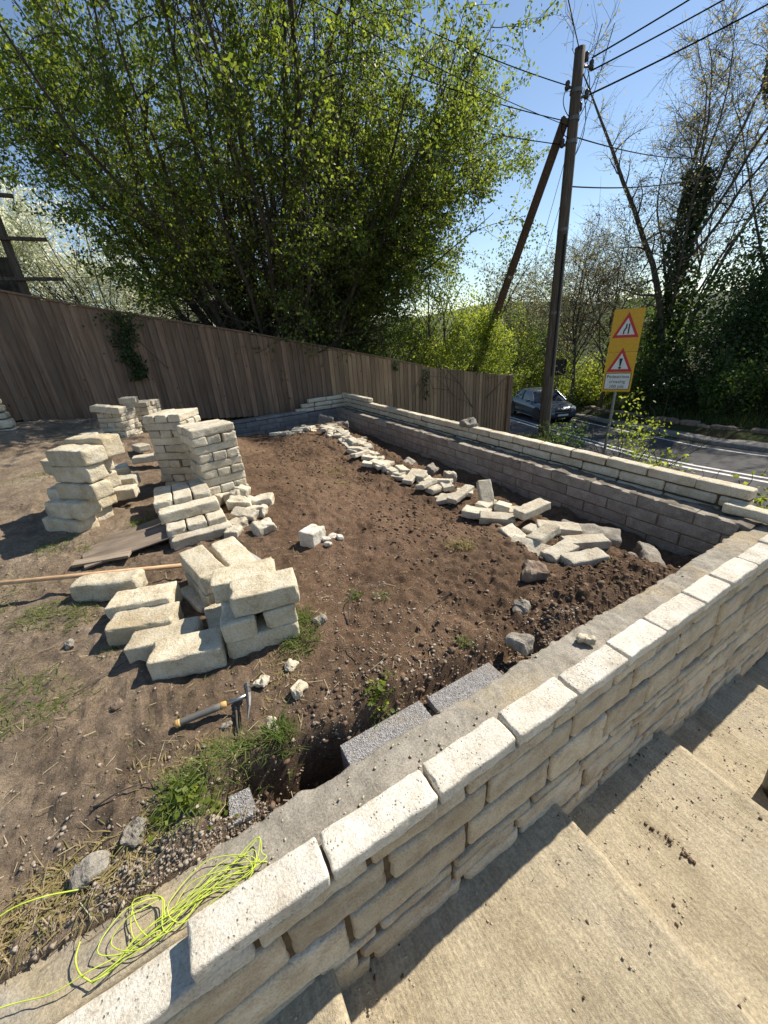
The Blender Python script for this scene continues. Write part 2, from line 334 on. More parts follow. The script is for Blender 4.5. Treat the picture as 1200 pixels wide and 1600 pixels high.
def ground_mat():
    m, t, b = nodes('rough_ground'); c0 = N(t, 'ShaderNodeTexCoord'); co = c0.outputs['Object']
    c = ramp(t, noise(t, co, .9, 8, .65), [(.3, (.045,.036,.022)), (.45, (.05,.05,.022)), (.6, (.06,.075,.026)), (.75, (.10,.085,.05))])
    t.links.new(c, b.inputs['Base Color']); b.inputs['Roughness'].default_value = .97; b.inputs['Specular IOR Level'].default_value = .1
    bump(t, b, noise(t, co, 8, 9, .7), 1, .1)
ground_mat()
simple('hill_wood', (.035,.055,.022), (.09,.11,.045), .06, .97, 1., 3.0, det=9)
mt = MATS

# ------------------------------------------------------------------ heights
CP = np.array([(-.85,.47,-.05),(-.2,.74,.02),(0,.95,.03),(-.3,1.05,.03),(-.6,1.75,.10),(-.97,1.2,.07),(-.9,2.8,.20),(-.62,2.5,.12),(-.14,2.3,.07),(-.18,3.6,.14),(.3,3.,.12),
 (-.6,5.5,.36),(-1.4,3.9,.33),(-2.6,3,.4),(-2.4,1.2,.15),(-2.3,7,.5),(-.6,7.4,.42),(.65,1.77,0),(.87,1.2,0),(1.36,.45,-.07),(1.7,4.1,-.08),(1.3,5.3,-.06),(2.,3.16,-.12),(2.17,1.8,-.14),(2.36,.7,-.16),(1.7,.72,-.07),
 (.3,.62,-.02),(.3,5.5,.14),(.4,7.4,.1),(2,6.3,-.16),(1.1,6.7,-.1),(-.3,.5,-.02),(.9,.5,-.05)])
def soil_z(x, y, detail=True):
    x = np.asarray(x, float); y = np.asarray(y, float); num = 0; den = 1e-9
    for a, b, c in CP:
        w = 1/(((x-a)**2 + (y-b)**2) + .06)**1.7; num = num + w*c; den = den + w
    z = num/den
    xe = np.interp(y, [.2,.7,1.2,1.8,3.,4.5,5.,6.3,7.7], [2.5,2.5,2.45,2.45,2.35,2.45,2.5,2.75,2.8])
    tr = sstep(xe, xe+.42, x); z = z*(1-tr) + tr*(-.42)
    tb = sstep(6.55, 6.95, y)*sstep(.2, .9, x); z = np.minimum(z, z*(1-tb) + tb*(-.40))
    hole = np.exp(-(((x-.06)/.17)**2 + ((y-.37)/.085)**2)**2); z = z - .32*hole
    hole = np.exp(-(((x+.16)/.12)**2 + ((y-.40)/.075)**2)**2); z = z - .2*hole
    gap = sstep(.46, .40, y)*sstep(.15, .3, x)*sstep(1.35, 1.15, x); z = z - .10*gap
    z = z + .05*sstep(.7, .45, y)*sstep(1.2, 1.6, x)*sstep(2.6, 2.2, x)
    if detail:
        rough = .55 + .45*sstep(.9, 1.7, x + .35*n2(x, y, 1.3, 5)) + .35*sstep(.65, .45, y)
        z = z + .028*n2(x, y, 1.7, 1) + .024*rough*n2(x, y, 6, 2) + .020*rough*np.abs(n2(x, y, 15, 3, 2)) + .010*(.4+rough)*n2(x, y, 27, 4, 1)
    lim = np.where(y < .275, -.16, -.105 + 1.3*np.clip(y-.29, 0, 1) + .5*np.clip(-.25-x, 0, .08))
    z = np.minimum(z, lim)
    return z
def sz(x, y): return float(soil_z(np.array([x]), np.array([y]))[0])
def road_x(y): return np.interp(y, [-60,-10,2,4,5.6,10.3,15.1,19,23,31,60], [10.5,11.8,12.2,12.4,12.75,14.6,16.7,19.2,22.7,31,64])
def road_z(y): return np.interp(y, [-60,-10,2,14,22,40,80], [-.9,-1.75,-2.35,-3.15,-3.7,-4.1,-4.2])
def ground_z(x, y):
    x = np.asarray(x, float); y = np.asarray(y, float)
    back = np.interp(x, [-60,-6,-1.8,.8,2,9,13], [9,1.3,.42,.1,-.02,-1.8,-2.7])
    side = np.interp(x, [3,3.9,6.5,8.0,9.3], [-1.3,-1.1,-1.5,-1.65,-2.2]) + .5*np.exp(-((x-8.5)**2 + (y-6.0)**2)/.9)
    t = sstep(7.2, 8.6, y); z = np.where(x < 3.2, np.where(y > 8.15, back, -2.6), side*(1-t) + back*t)
    z = np.where((y < .12) & (x >= 3.2), -2.8, z)
    rx, rz = road_x(y), road_z(y)
    d = x - rx
    near = sstep(-4.6, -3.3, d); z = z*(1-near) + (rz-.12)*near
    far = rz - .12 + .22*sstep(3.2, 4.2, d) + .9*sstep(5, 12, d) + .05*np.clip(d-6, 0, 60)
    z = np.where(d > 3., far, z)
    z = z + .05*n2(x, y, .8, 21)*(np.abs(d) > 3.6) * (y > -2)
    return z
def gz(x, y): return float(ground_z(np.array([float(x)]), np.array([float(y)]))[0])

# ------------------------------------------------------------------ ground, road, hill
def grid(xs, ys, fz):
    X, Y = np.meshgrid(xs, ys); Z = fz(X, Y); nx = len(xs)
    V = np.stack([X.ravel(), Y.ravel(), Z.ravel()], 1); i = np.arange(len(ys)-1)[:,None]*nx + np.arange(nx-1)[None,:]; i = i.ravel()
    return V, np.stack([i, i+1, i+nx+1, i+nx], 1)
far_x = np.concatenate([[-900,-400,-150,-60], np.arange(-30,-4,2.), np.arange(-4,26,.3), np.arange(26,60,2.), [80,130,220,400,900]])
far_y = np.concatenate([[-900,-300,-90,-40], np.arange(-20,-3,2.), np.arange(-3,24,.3), np.arange(24,60,2.), [80,130,220,400,900,1500]])
V, F = grid(far_x, far_y, ground_z)
tag(link('ground', mesh_np('ground', V, F, True), mt['rough_ground']), kind='structure')
# garden soil
gx = np.concatenate([np.arange(-4.,-1.2,.045), np.arange(-1.2,2.6,.0165), np.arange(2.6,3.36,.03)])
yy = [.15]; 
while yy[-1] < 8.05: yy.append(yy[-1] + .012 + .0065*max(0, yy[-1]-.3))
V, F = grid(gx, np.array(yy), soil_z)
tag(link('garden_soil', mesh_np('garden_soil', V, F, True), mt['soil']), kind='structure')
# road
ry = np.concatenate([np.arange(-30,-4,2.), np.arange(-4,26,.5), np.arange(26,60,2.)])
def ribbon(name, o0, o1, dz, mat, parent=None, kind='structure', ys=ry, steps=1, gaps=None):
    V = []; F = []
    dx = np.gradient(road_x(ys), ys); nx = 1/np.sqrt(1+dx**2); ny = -dx*nx
    os_ = np.linspace(o0, o1, steps+1)
    for x, y, a, b in zip(road_x(ys), ys, nx, ny):
        for o in os_: V.append((x+a*o, y+b*o, road_z(y) + dz - .02*max(0, o)))
    k = steps+1
    for i in range(len(ys)-1):
        if gaps and (i % gaps[0]) >= gaps[1]: continue
        for j in range(steps): F.append((i*k+j, i*k+j+1, (i+1)*k+j+1, (i+1)*k+j))
    o = link(name, mesh_np(name, V, F, True), mat, parent)
    if not parent: tag(o, kind=kind)
    return o
def curve_road():
    return ribbon('road', -3.35, 2.95, 0, mt['asphalt'], steps=6)
road = curve_road()
ribbon('road_line', -.02, .10, .004, mt['line_paint'], road); ribbon('road_line', -.34, -.22, .004, mt['line_paint'], road)
ribbon('road_line', 2.35, 2.45, .004, mt['line_paint'], road)
ribbon('road_line', -3.1, -3.0, .004, mt['line_paint'], road)
kb = MB()
dx = np.gradient(road_x(ry), ry)
V = []; F = []
for x, y, d in zip(road_x(ry), ry, dx):
    a = 1/math.sqrt(1+d*d); b = -d*a
    for o, z in ((2.95,-.2),(2.95,.05),(3.1,.06),(4.3,.09),(4.35,-.2)): V.append((x+a*o, y+b*o, road_z(y)+z))
F = [(i*5+j, i*5+j+1, (i+1)*5+j+1, (i+1)*5+j) for i in range(len(ry)-1) for j in range(4)]
tag(link('pavement', mesh_np('pavement', V, F), mt['kerb_stone']), kind='structure')
# distant wooded ridge
az = np.linspace(R(15), R(140), 90); V = []
for j, (rr, zz) in enumerate([(150,-6),(200,2),(260,9),(330,13),(420,18)]):
    for a in az: V.append((rr*math.cos(a), rr*math.sin(a), zz*(1+.25*math.sin(a*5+j)+.12*math.sin(a*17+1)) - 3))
V = np.array(V); V[:,2] += 1.6*vn(V*.06, 4); na = len(az)
tag(link('hill', mesh_np('hill', V, [(j*na+i, j*na+i+1, (j+1)*na+i+1, (j+1)*na+i) for j in range(4) for i in range(na-1)], True), mt['hill_wood']), kind='structure')

# ------------------------------------------------------------------ paved steps beside the wall
def tread(name, x0, x1, z, y0=-3.2, y1=.04):
    xs = np.concatenate([[x0], np.arange(x0+.02, x1-.03, .03), [x1-.022, x1-.012, x1-.004, x1, x1+.001, x1+.001]])
    ys = np.concatenate([np.arange(y0, -1.2, .12), np.arange(-1.2, y1+.001, .03)])
    nx = len(xs)
    def f(X, Y):
        Z = z + .004*n2(X, Y, 2.2, 7) + .0025*n2(X, Y, 9, 8) + .0012*n2(X*7, Y, 5, 9)
        pile = sstep(-.42, -.02, Y + .12*n2(X, Y, 3, 12)); Z = Z + pile*(.012 + .012*np.abs(n2(X, Y, 13, 13)))
        e = (x1 - X); Z = Z + .005*sstep(.09, .05, e) - .010*sstep(.02, 0, e)
        Z[:, -2] = z - .1; Z[:, -1] = z - .3
        return Z
    V, F = grid(xs, ys, f)
    return tag(link(name, mesh_np(name, V, F, True), mt['sandy_paving']), kind='structure')
tread('step', -2.4, -.06, -.585); tread('step', -.08, 1.13, -.81); tread('step', 1.11, 2.17, -1.05); tread('step', 2.15, 3.4, -1.285); tread('step', 3.38, 4.8, -1.51); tread('step', 4.78, 6.1, -1.74); tread('step', 6.08, 7.6, -1.97)

# ------------------------------------------------------------------ walls
rng = random.Random(7)
front = empty('garden_wall', (0, .05, -1.0)); tag(front, 'low stone-faced wall with pale cap stones running from the near left corner beside the steps', 'wall')
def child(o, parent):
    o.parent = parent; o.matrix_parent_inverse = Matrix.Translation(-parent.location); return o
capx = [-.378,.0,.39,.755,1.10,1.455,1.765,2.14,2.435,2.77,3.10,3.42,3.75,4.1,4.45,4.8,5.15,5.5,5.85,6.2,6.55,6.9,7.2]
for i, (a, b) in enumerate(zip(capx, capx[1:])):
    wd = .118 + rng.uniform(-.006,.006); h = .062
    me = rbox('cap_stone', b-a-.012, wd, h, .008, (20,7,4), .0024, 26, 100+i, .003, .014)
    o = link('cap_stone', me, mt['cap_stone'], None, ((a+b)/2, wd/2 - .004 + rng.uniform(-.003,.004), -h/2 + rng.uniform(-.003,.003)), (rng.uniform(-.012,.012), rng.uniform(-.008,.008), rng.uniform(-.012,.012))); child(o, front)
courses = [(-.066,-.143,.3,.5,'t'), (-.155,-.325,.3,.56,'T'), (-.337,-.53,.3,.56,'T'), (-.542,-.60,.22,.46,'t'), (-.61,-.695,.22,.46,'t'), (-.707,-.88,.28,.5,'T'), (-.892,-.97,.22,.4,'t'), (-.982,-1.12,.25,.42,'T'), (-1.13,-1.2,.22,.4,'t'), (-1.21,-1.42,.25,.4,'T')]
def floor_at(x): return -.585 if x < -.06 else -.81 if x < 1.13 else -1.05 if x < 2.17 else -1.285 if x < 3.4 else -1.51 if x < 4.8 else -1.74 if x < 6.1 else -1.97
for ci, (zt, zb, l0, l1, ty) in enumerate(courses):
    x = [-.73,-1.05,-.9,-1.1,-.95,-1.2,-1.,-1.1,-1.0,-1.2][ci]
    while x < 7.18:
        L = min(rng.uniform(l0, l1), 7.2-x)
        if ci == 0 and x < -.3: L = .5 if x < -.5 else .43
        if 7.2-x-L < .12: L = 7.2-x
        if zt > floor_at(x+L) - .02 and L > .05:
            h = zt-zb; d = .114
            me = rbox('stone', L-.016, d, h - .002, rng.uniform(.010,.016) if ty == 't' else rng.uniform(.013,.024), (14,4,6), .0026, 20, 200+ci*31+int(x*17), .004, .02)
            o = link('stone', me, mt['cap_stone' if (ci == 0 and x < -.5) else 'wall_stone'], None, (x+L/2, d/2+.004+rng.uniform(-.005,.004), (zt+zb)/2), (rng.uniform(-.02,.02), rng.uniform(-.008,.008), rng.uniform(-.01,.01))); child(o, front)
        x += L
core = MB().box(-1.6, 7.2, .019, .108, -2.4, -.09); child(core.build('mortar', mt['mortar_sand']), front)
# rough concrete and mortar bed behind the caps
xs = np.arange(-1.7, 7.18, .0125); ys = np.concatenate([[.117], np.linspace(.118, .29, 18), [.293, .295]])
def bedz(X, Y):
    z = -.074 + .004*n2(X, Y, 4, 31) + .005*sstep(.9, 1.5, X)*n2(X, Y, 13, 35) + .0035*n2(X, Y, 40, 36)
    z = z - .012*sstep(.24, .29, Y); z[-1] = -.6; z[-2] = z[-3] - .02; z[0] = -.1
    return z
V, F = grid(xs, ys, bedz); V[:,1] += np.where(V[:,1] > .25, .009*n2(V[:,0], V[:,0]*0, 3, 37) + .007*n2(V[:,0], V[:,0]*0, 21, 38), 0)
child(link('concrete_backing', mesh_np('concrete_backing', V, F, True), mt['concrete_bed']), front)
for bx, by, L, wd, zt, rz in [(.385,.338,.385,.105,-.088,.0), (.80,.336,.37,.10,-.092,.0), (-.195,.362,.075,.10,-.062,-.1)]:
    o = link('concrete_block', rbox('concrete_block', L, wd, .2, .004, (6,3,3), .001, 20, 5), mt['dense_block'], None, (bx, by, zt-.1), (0,0,rz)); child(o, front)

# far wall: grey block leaf, mortar ledge, pale stone leaf outside
far = empty('garden_wall', (3.5, 4., -1.0)); tag(far, 'long grey blockwork wall with two pale stone courses behind it, above the trench', 'wall')
def block_row(parent, x_or_y, a0, a1, zt, zb, off, L, mat, depth, axis, name, seed, rr=.006, amp=.003, jit=.004, hj=0):
    a = a0 - off
    k = 0
    while a < a1:
        s, e = max(a, a0), min(a+L*rng.uniform(.97,1.03), a1)
        if e - s > .04:
            h = zt-zb
            me = rbox(name, e-s-.010, depth, h-.010, rr, (5,2,3), amp, 12, seed+k)
            mid = (s+e)/2
            loc = (x_or_y + depth/2 + rng.uniform(-jit, jit), mid, (zt+zb)/2) if axis == 'y' else (mid, x_or_y + depth/2 + rng.uniform(-jit, jit), (zt+zb)/2)
            o = link(name, me, mt[mat], None, loc, (rng.uniform(-hj,hj), rng.uniform(-hj,hj), R(-90 if axis == 'y' else 0)+rng.uniform(-hj,hj))); child(o, parent)
        a = e if a >= a0 else a + L; k += 1
for i in range(4):
    block_row(far, 3.375, .30, 7.70, -.045-.11*i*1.0, -.155-.11*i, [.16,.36,.10,.3][i], .445, 'block_grey', .1, 'y', 'block', 400+40*i)
core = MB().box(3.385, 3.462, .30, 7.70, -.9, -.075); child(core.build('mortar', mt['mortar_dark']), far)
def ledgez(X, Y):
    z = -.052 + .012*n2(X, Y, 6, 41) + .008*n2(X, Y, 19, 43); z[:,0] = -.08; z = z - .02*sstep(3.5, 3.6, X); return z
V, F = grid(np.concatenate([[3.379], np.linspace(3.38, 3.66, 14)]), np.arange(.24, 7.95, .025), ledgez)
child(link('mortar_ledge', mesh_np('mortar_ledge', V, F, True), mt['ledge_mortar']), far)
for i in range(2):
    z0 = -.045 + .092*i
    block_row(far, 3.62, .36, 7.9, z0+.092, z0, [.2,.03][i], .40, 'pale_wall_stone', .11, 'y', 'stone', 600+50*i, .016, .005, .006, .012)
block_row(far, 3.62, 6.55, 7.9, .232, .142, .1, .38, 'pale_wall_stone', .11, 'y', 'stone', 720, .016, .005, .006, .012)
core = MB().box(3.64, 3.715, .37, 7.88, -1.3, .118); child(core.build('mortar', mt['mortar_sand']), far)
for i in range(4): block_row(far, 3.615, -.0+.1, 7.9, -.05-.17*i, -.22-.17*i, .2*i, .42, 'wall_stone', .11, 'y', 'stone', 760+i*40, .02, .005, .006, .01)
o = link('stone', rbox('stone', .40, .11, .075, .016, (7,3,3), .005, 12, 77), mt['pale_wall_stone'], None, (3.575, .28, -.005), (0,0,R(-86))); child(o, far)
# back wall
back = empty('garden_wall', (1.5, 7.7, -1.0)); tag(back, 'shaded blue-grey block wall below the fence, pale stones stepped at its right end', 'wall')
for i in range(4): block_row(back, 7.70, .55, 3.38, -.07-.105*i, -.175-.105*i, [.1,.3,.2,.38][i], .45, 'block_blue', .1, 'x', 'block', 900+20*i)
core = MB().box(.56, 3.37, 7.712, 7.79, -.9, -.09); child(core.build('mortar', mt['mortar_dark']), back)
block_row(back, 7.69, .55, 2.65, -.012, -.068, .2, .6, 'block_blue', .22, 'x', 'coping', 980, .008)
for i, (x0, z0) in enumerate([(2.46,-.06),(2.60,.03),(2.76,.12)]): block_row(back, 7.76, x0, 3.7, z0+.088, z0, [.0,.12,.0][i], .42, 'pale_wall_stone', .12, 'x', 'stone', 990+i*9, .016, .005, .006, .012)
# stub of stone wall at the left edge
stub = empty('stone_wall', (-2.5, 7.0, .3)); tag(stub, 'end of a rough pale stone wall against the fence at the left edge', 'wall')
z = .32
for i in range(12):
    h = rng.uniform(.07,.13); x = -2.9
    xe = -1.93 - .012*i
    while x < xe:
        L = min(rng.uniform(.18,.36), xe-x)
        o = link('stone', rbox('stone', L-.014, .22, h-.012, .022, (5,3,3), .007, 11, 1100+i*7), mt['small_stone'], None, (x+L/2, 6.9+rng.uniform(-.015,.015), z+h/2), (0,0,rng.uniform(-.03,.03))); child(o, stub); x += L
    z += h
child(MB().box(-2.9, -2.12, 6.83, 6.98, .2, z-.02).build('mortar', mt['mortar_dark']), stub)

# ------------------------------------------------------------------ fence
fence = empty('board_fence', (3.5, 8.2, -.5)); tag(fence, 'long weathered feather-edge board fence stepping downhill behind the garden', 'fence')
FX = [-3.5,-1.76,-.76,2.,5.,6.13,9.35]; FT = [2.72,2.36,2.12,1.55,.857,.575,.02]
BX = [-3.5,-1.8,.8,2.,9.35]; BZ = [.75,.42,.08,-.04,-1.75]
x = -3.3; k = 0
while x < 9.22:
    w = .118 + rng.uniform(-.006,.006); w = min(w, 9.24-x)
    zt0, zt1 = np.interp([x, x+w], FX, FT); zb = float(np.interp(x, BX, BZ)) - .05
    dz = rng.uniform(-.014,.004); lean = rng.uniform(-.009,.009)
    V = [(.002,-.007,zb),(w+.012,.012,zb),(w+.012,.019,zb),(.002,.022,zb),(.002+lean,-.007,zt0+dz),(w+.012+lean,.012,zt1+dz),(w+.012+lean,.019,zt1+dz),(.002+lean,.022,zt0+dz)]
    V = [(a, b+8.18+rng.uniform(-.003,.003), c) for a, b, c in V]
    me = MB().add(np.array(V) - np.array([0, 0, zb]), [(0,1,5,4),(1,2,6,5),(2,3,7,6),(3,0,4,7),(4,5,6,7),(0,3,2,1)]).mesh('board')
    child(link('board', me, mt['new_lit_fence_wood' if x > 3.4 else 'fence_wood'], None, (x, 0, zb)), fence); x += w; k += 1
for a, b in zip(range(0, 6), range(1, 7)):
    x0, x1 = FX[a], FX[b]; z0, z1 = FT[a], FT[b]
    if x0 > 6: continue
    V = [(x0,8.155,z0),(x1,8.155,z1),(x1,8.235,z1),(x0,8.235,z0),(x0,8.155,z0+.03),(x1,8.155,z1+.03),(x1,8.235,z1+.03),(x0,8.235,z0+.03)]
    child(MB().add(V, [(0,3,2,1),(4,5,6,7),(0,1,5,4),(2,3,7,6),(1,2,6,5),(3,0,4,7)]).build('capping_rail', mt['fence_wood']), fence)
for x in np.arange(-2.8, 9.3, 2.4):
    zt = float(np.interp(x, FX, FT)); zb = float(np.interp(x, BX, BZ))
    child(MB().box(x-.05, x+.05, 8.25, 8.35, zb-.4, zt-.03).build('post', mt['fence_wood']), fence)
for dz in (.25, .85, 1.4):
    zz = [(x, float(np.interp(x, BX, BZ))+dz) for x in (-3.3, -1.8, 2, 9.2)]
    for (a, za), (b, zb) in zip(zz, zz[1:]):
        V = [(a,8.205,za),(b,8.205,zb),(b,8.25,zb),(a,8.25,za),(a,8.205,za+.07),(b,8.205,zb+.07),(b,8.25,zb+.07),(a,8.25,za+.07)]
        child(MB().add(V, [(0,3,2,1),(4,5,6,7),(0,1,5,4),(2,3,7,6),(1,2,6,5),(3,0,4,7)]).build('rail', mt['fence_wood']), fence)
o = link('end_post', rbox('end_post', .17, .12, 1.95, .006, (3,3,8), .003, 5, 3), mt['fence_wood'], None, (9.34, 8.17, -.93)); child(o, fence)

# ------------------------------------------------------------------ trees and plants
nr = np.random.default_rng(11)
def unit(v): return v/(np.linalg.norm(v)+1e-9)
def path(p, d, L, n, wander, up, rg):
    P = [np.array(p, float)]; d = unit(np.array(d, float))
    for _ in range(n):
        d = unit(d + rg.normal(0, wander, 3) + np.array([0, 0, up])); P.append(P[-1] + d*L/n)
    return np.array(P)
def leaves_mesh(name, P, size, rg, aspect=.7, droop=.3, updir=.35):
    n = len(P); P = np.asarray(P, float)
    d = rg.normal(0, 1, (n, 3)); d[:,2] -= droop; d /= np.linalg.norm(d, axis=1)[:,None]
    nn = rg.normal(0, 1, (n, 3)); nn[:,2] += updir*2; s = np.cross(d, nn); s /= np.linalg.norm(s, axis=1)[:,None] + 1e-9
    u = np.cross(s, d); L = size*rg.uniform(.65, 1.25, n)[:,None]; w = L*aspect*.5
    V = np.empty((n, 4, 3)); V[:,0] = P; V[:,1] = P + d*L*.45 + s*w + u*L*.10; V[:,2] = P + d*L; V[:,3] = P + d*L*.45 - s*w + u*L*.10
    b = np.arange(n)[:,None]*4
    return mesh_np(name, V.reshape(-1, 3), np.concatenate([b + np.array([[0,1,2]]), b + np.array([[0,2,3]])]))
def tree(name, label, cat, base, stems, l1, l2, leaf, barkm='bark', leafm='tree_leaf', group=None, seed=1, wander=.06, up=.03, twig_r=.006, sides=6, ivy=None, keep=None):
    """stems: (dir, length, radius, start offset); l1 = (n, len0, len1, first, up); l2 = (n, len0, len1); leaf = (per twig, size, spread)"""
    rg = np.random.default_rng(seed); base = np.array(base, float)
    T, B = MB(), MB(); LP = []
    for d, L, r, off in stems:
        P = path(base + np.array(off), d, L, 12, wander, up, rg); rad = r*np.linspace(1, .0, 13)**.85 + .006
        T.tube(P - base, rad, sides + 2)
        for i in range(l1[0]):
            f = l1[3] + (1-l1[3])*(i + rg.random())/l1[0]; k = min(11, int(f*12)); q = P[k] + (P[k+1]-P[k])*(f*12-k); td = unit(P[k+1]-P[k])
            sd = unit(rg.normal(0, 1, 3)); sd = unit(sd - td*sd.dot(td)); bd = unit(td*rg.uniform(.35, .9) + sd)
            bl = rg.uniform(l1[1], l1[2])*(1.15-.6*f); br = max(twig_r*1.3, rad[k]*.42)
            Q = path(q, bd, bl, 6, wander*1.8, l1[4], rg); B.tube(Q - base, np.linspace(br, twig_r*.8, 7), 5 if br > .02 else 4, False)
            for j in range(l2[0]):
                g = .2 + .8*(j+rg.random())/l2[0]; kk = min(5, int(g*6)); q2 = Q[kk] + (Q[kk+1]-Q[kk])*(g*6-kk); t2 = unit(Q[kk+1]-Q[kk])
                s2 = unit(rg.normal(0, 1, 3)); w2 = path(q2, t2*.7 + s2*.8, rg.uniform(l2[1], l2[2]), 3, .18, l1[4]*.7, rg)
                B.tube(w2 - base, np.linspace(twig_r, twig_r*.35, 4), 3, False)
                n = rg.poisson(leaf[0])
                if n: u = rg.random(n)*3; ii = np.minimum(2, u.astype(int)); LP.append(w2[ii] + (w2[ii+1]-w2[ii])*(u-ii)[:,None] + rg.normal(0, leaf[2], (n, 3)))
    root = empty(name, base); tag(root, label, cat, group)
    T.build('trunk', mt[barkm], root, smooth=True)
    B.build('branches', mt[barkm], root, smooth=True)
    if LP:
        LP = np.concatenate(LP)
        if keep is not None: LP = LP[keep(LP)]
        link('crown', leaves_mesh('crown', LP - base, leaf[1], rg), mt[leafm], root)
    if ivy:
        pts = []
        for d, L, r, off in stems[:ivy[0]]:
            P = path(base + np.array(off), d, L, 12, 0, up, np.random.default_rng(seed))
            n = ivy[1]; u = rg.random(n)**.8*ivy[2]*12; ii = np.minimum(11, u.astype(int)); c = P[ii] + (P[ii+1]-P[ii])*(u-ii)[:,None]
            a = rg.random(n)*6.283; rr = (r*.9 + ivy[3]*rg.random(n)**.6*(1.1-u/14)*(1+.5*np.sin(u*2.3+a)))
            pts.append(c + np.stack([np.cos(a)*rr, np.sin(a)*rr, rg.normal(0, .1, n)], 1))
        link('ivy', leaves_mesh('ivy', np.concatenate(pts) - base, ivy[4], rg, .9), mt['ivy_leaf'], root)
    return root
# the big many-stemmed tree behind the fence: bare in its middle, leafy outside
def crown_keep(P):
    q = np.random.default_rng(4).random(len(P)); rho = np.hypot(P[:,0]-3.1, (P[:,1]-10.5)*.9)
    k = np.where(P[:,1] < 11.0, np.clip((rho - .22*P[:,2] - .7)/1.4, .04, 1.2), .9) + np.clip((P[:,2]-7.0)*.35, 0, 1)
    cl = vn(P*.9, 8); k = k*np.clip(1.15 + 1.1*cl, .45, 1.3)
    low = 1.7 + .62*(1.9-P[:,0]) + 1.5*vn(P*.55, 9)
    return (q < k) & ~((P[:,0] < 1.9) & (P[:,2] < low)) & ~((P[:,2] < 1.9) & (q > .4))
rg = np.random.default_rng(3); st = []
for i in range(64):
    a = 2*math.pi*i/64*7.0 + rg.normal(0, .2); tl = R(rg.uniform(6, 44)); tl = min(tl, R(33)) if math.cos(a) < -.2 else tl; rr = rg.uniform(.1, .55)
    st.append((np.array([math.cos(a)*math.sin(tl), math.sin(a)*math.sin(tl)*.9, math.cos(tl)]), rg.uniform(7.2, 10.2), rg.uniform(.035, .07), (math.cos(a)*rr, math.sin(a)*rr, 0)))
for d, L, r in [((-.55,-.05,.85),9,.11), ((-.3,-.2,.95),9.5,.10), ((.05,-.2,1),10,.12), ((.35,-.1,.95),9.5,.10), ((.6,-.2,.8),8.5,.09)]: st.append((np.array(d), L, r, (0,0,-.1)))
for i in range(26):
    a = R(rg.uniform(-45, 30)); tl = R(rg.uniform(26, 46)); st.append((np.array([math.cos(a)*math.sin(tl), math.sin(a)*math.sin(tl), math.cos(tl)]), rg.uniform(6.8, 8.6), rg.uniform(.04, .07), (rg.uniform(.2,1.1), rg.uniform(-.4,.3), 0)))
tree('broadleaf_tree', 'huge many-stemmed broadleaf tree with fresh green leaves behind the fence', 'tree', (3.0, 10.5, gz(3., 10.5)), st, (17, 1.0, 2.4, .13, .012), (7, .45, 1.0), (34, .070, .055), 'bark', 'tree_leaf', None, 5, .105, .03, keep=crown_keep)

def leaf_shrub(name, label, cat, base, lobes, n, size, leafm, stems=8, seed=1, group=None, barkm='twig_bark', stem_r=.018, aspect=.62):
    rg = np.random.default_rng(seed); base = np.array(base, float); root = empty(name, base); tag(root, label, cat, group)
    tot = sum(l[3]*l[4]*l[5] for l in lobes); pts = []
    for cx, cy, cz, rx, ry_, rz in lobes:
        k = int(n*rx*ry_*rz/tot); p = rg.normal(0, 1, (k*2, 3)); p /= np.linalg.norm(p, axis=1)[:,None]; p *= rg.random(k*2)[:,None]**.38
        q = p*np.array([rx, ry_, rz]) + np.array([cx, cy, cz]); d = fbm((q+base)*1.6/ max(.4, rx)**.35, seed, 3); idx = np.argsort(-d + rg.normal(0, .22, len(d)))[:k]
        pts.append(q[idx])
    P = np.concatenate(pts); P = P[P[:,2] > .0]
    link('foliage', leaves_mesh('foliage', P, size, rg, aspect), mt[leafm], root)
    B = MB()
    for i in range(stems):
        l = lobes[i % len(lobes)]; tgt = np.array(l[:3]) + rg.normal(0, .45, 3)*np.array(l[3:]); L = np.linalg.norm(tgt)
        Q = path((rg.normal(0,.1), rg.normal(0,.1), 0), tgt*np.array([.6,.6,1]), L*1.1, 6, .16, .0, rg); B.tube(Q, np.linspace(stem_r, stem_r*.3, 7), 4, False)
        for _ in range(4):
            kk = rg.integers(2, 6); Q2 = path(Q[kk], unit(Q[kk]-Q[kk-1]) + rg.normal(0,.6,3), L*.4, 4, .2, .0, rg); B.tube(Q2, np.linspace(stem_r*.4, stem_r*.15, 5), 3, False)
    B.build('stems', mt[barkm], root)
    return root
G1 = 'shrubs and small trees behind the fence'
# blossom behind the left of the fence
leaf_shrub('blossom_shrub', 'bare-stemmed shrub covered in white blossom above the left of the fence', 'shrub', (-.8, 21.5, .6), [(-1.8,.5,4.0,3.1,1.5,2.8),(1.5,.6,3.2,2.9,1.4,2.5),(-4.6,1.,5.2,3.1,1.5,3.1),(4.6,1.0,2.6,2.9,1.4,2.4)], 42000, .12, 'blossom', 34, 21, G1, 'bark', .04)
leaf_shrub('blossom_tree', 'tall pale blossom tree far behind the white shrub', 'tree', (-3, 24, .5), [(-2,0,4.6,3.4,2,3),(1.5,0,3.0,2.8,2,2.2),(5,0,2.5,2.8,2,2)], 24000, .12, 'blossom', 12, 22, G1, 'bark', .05)
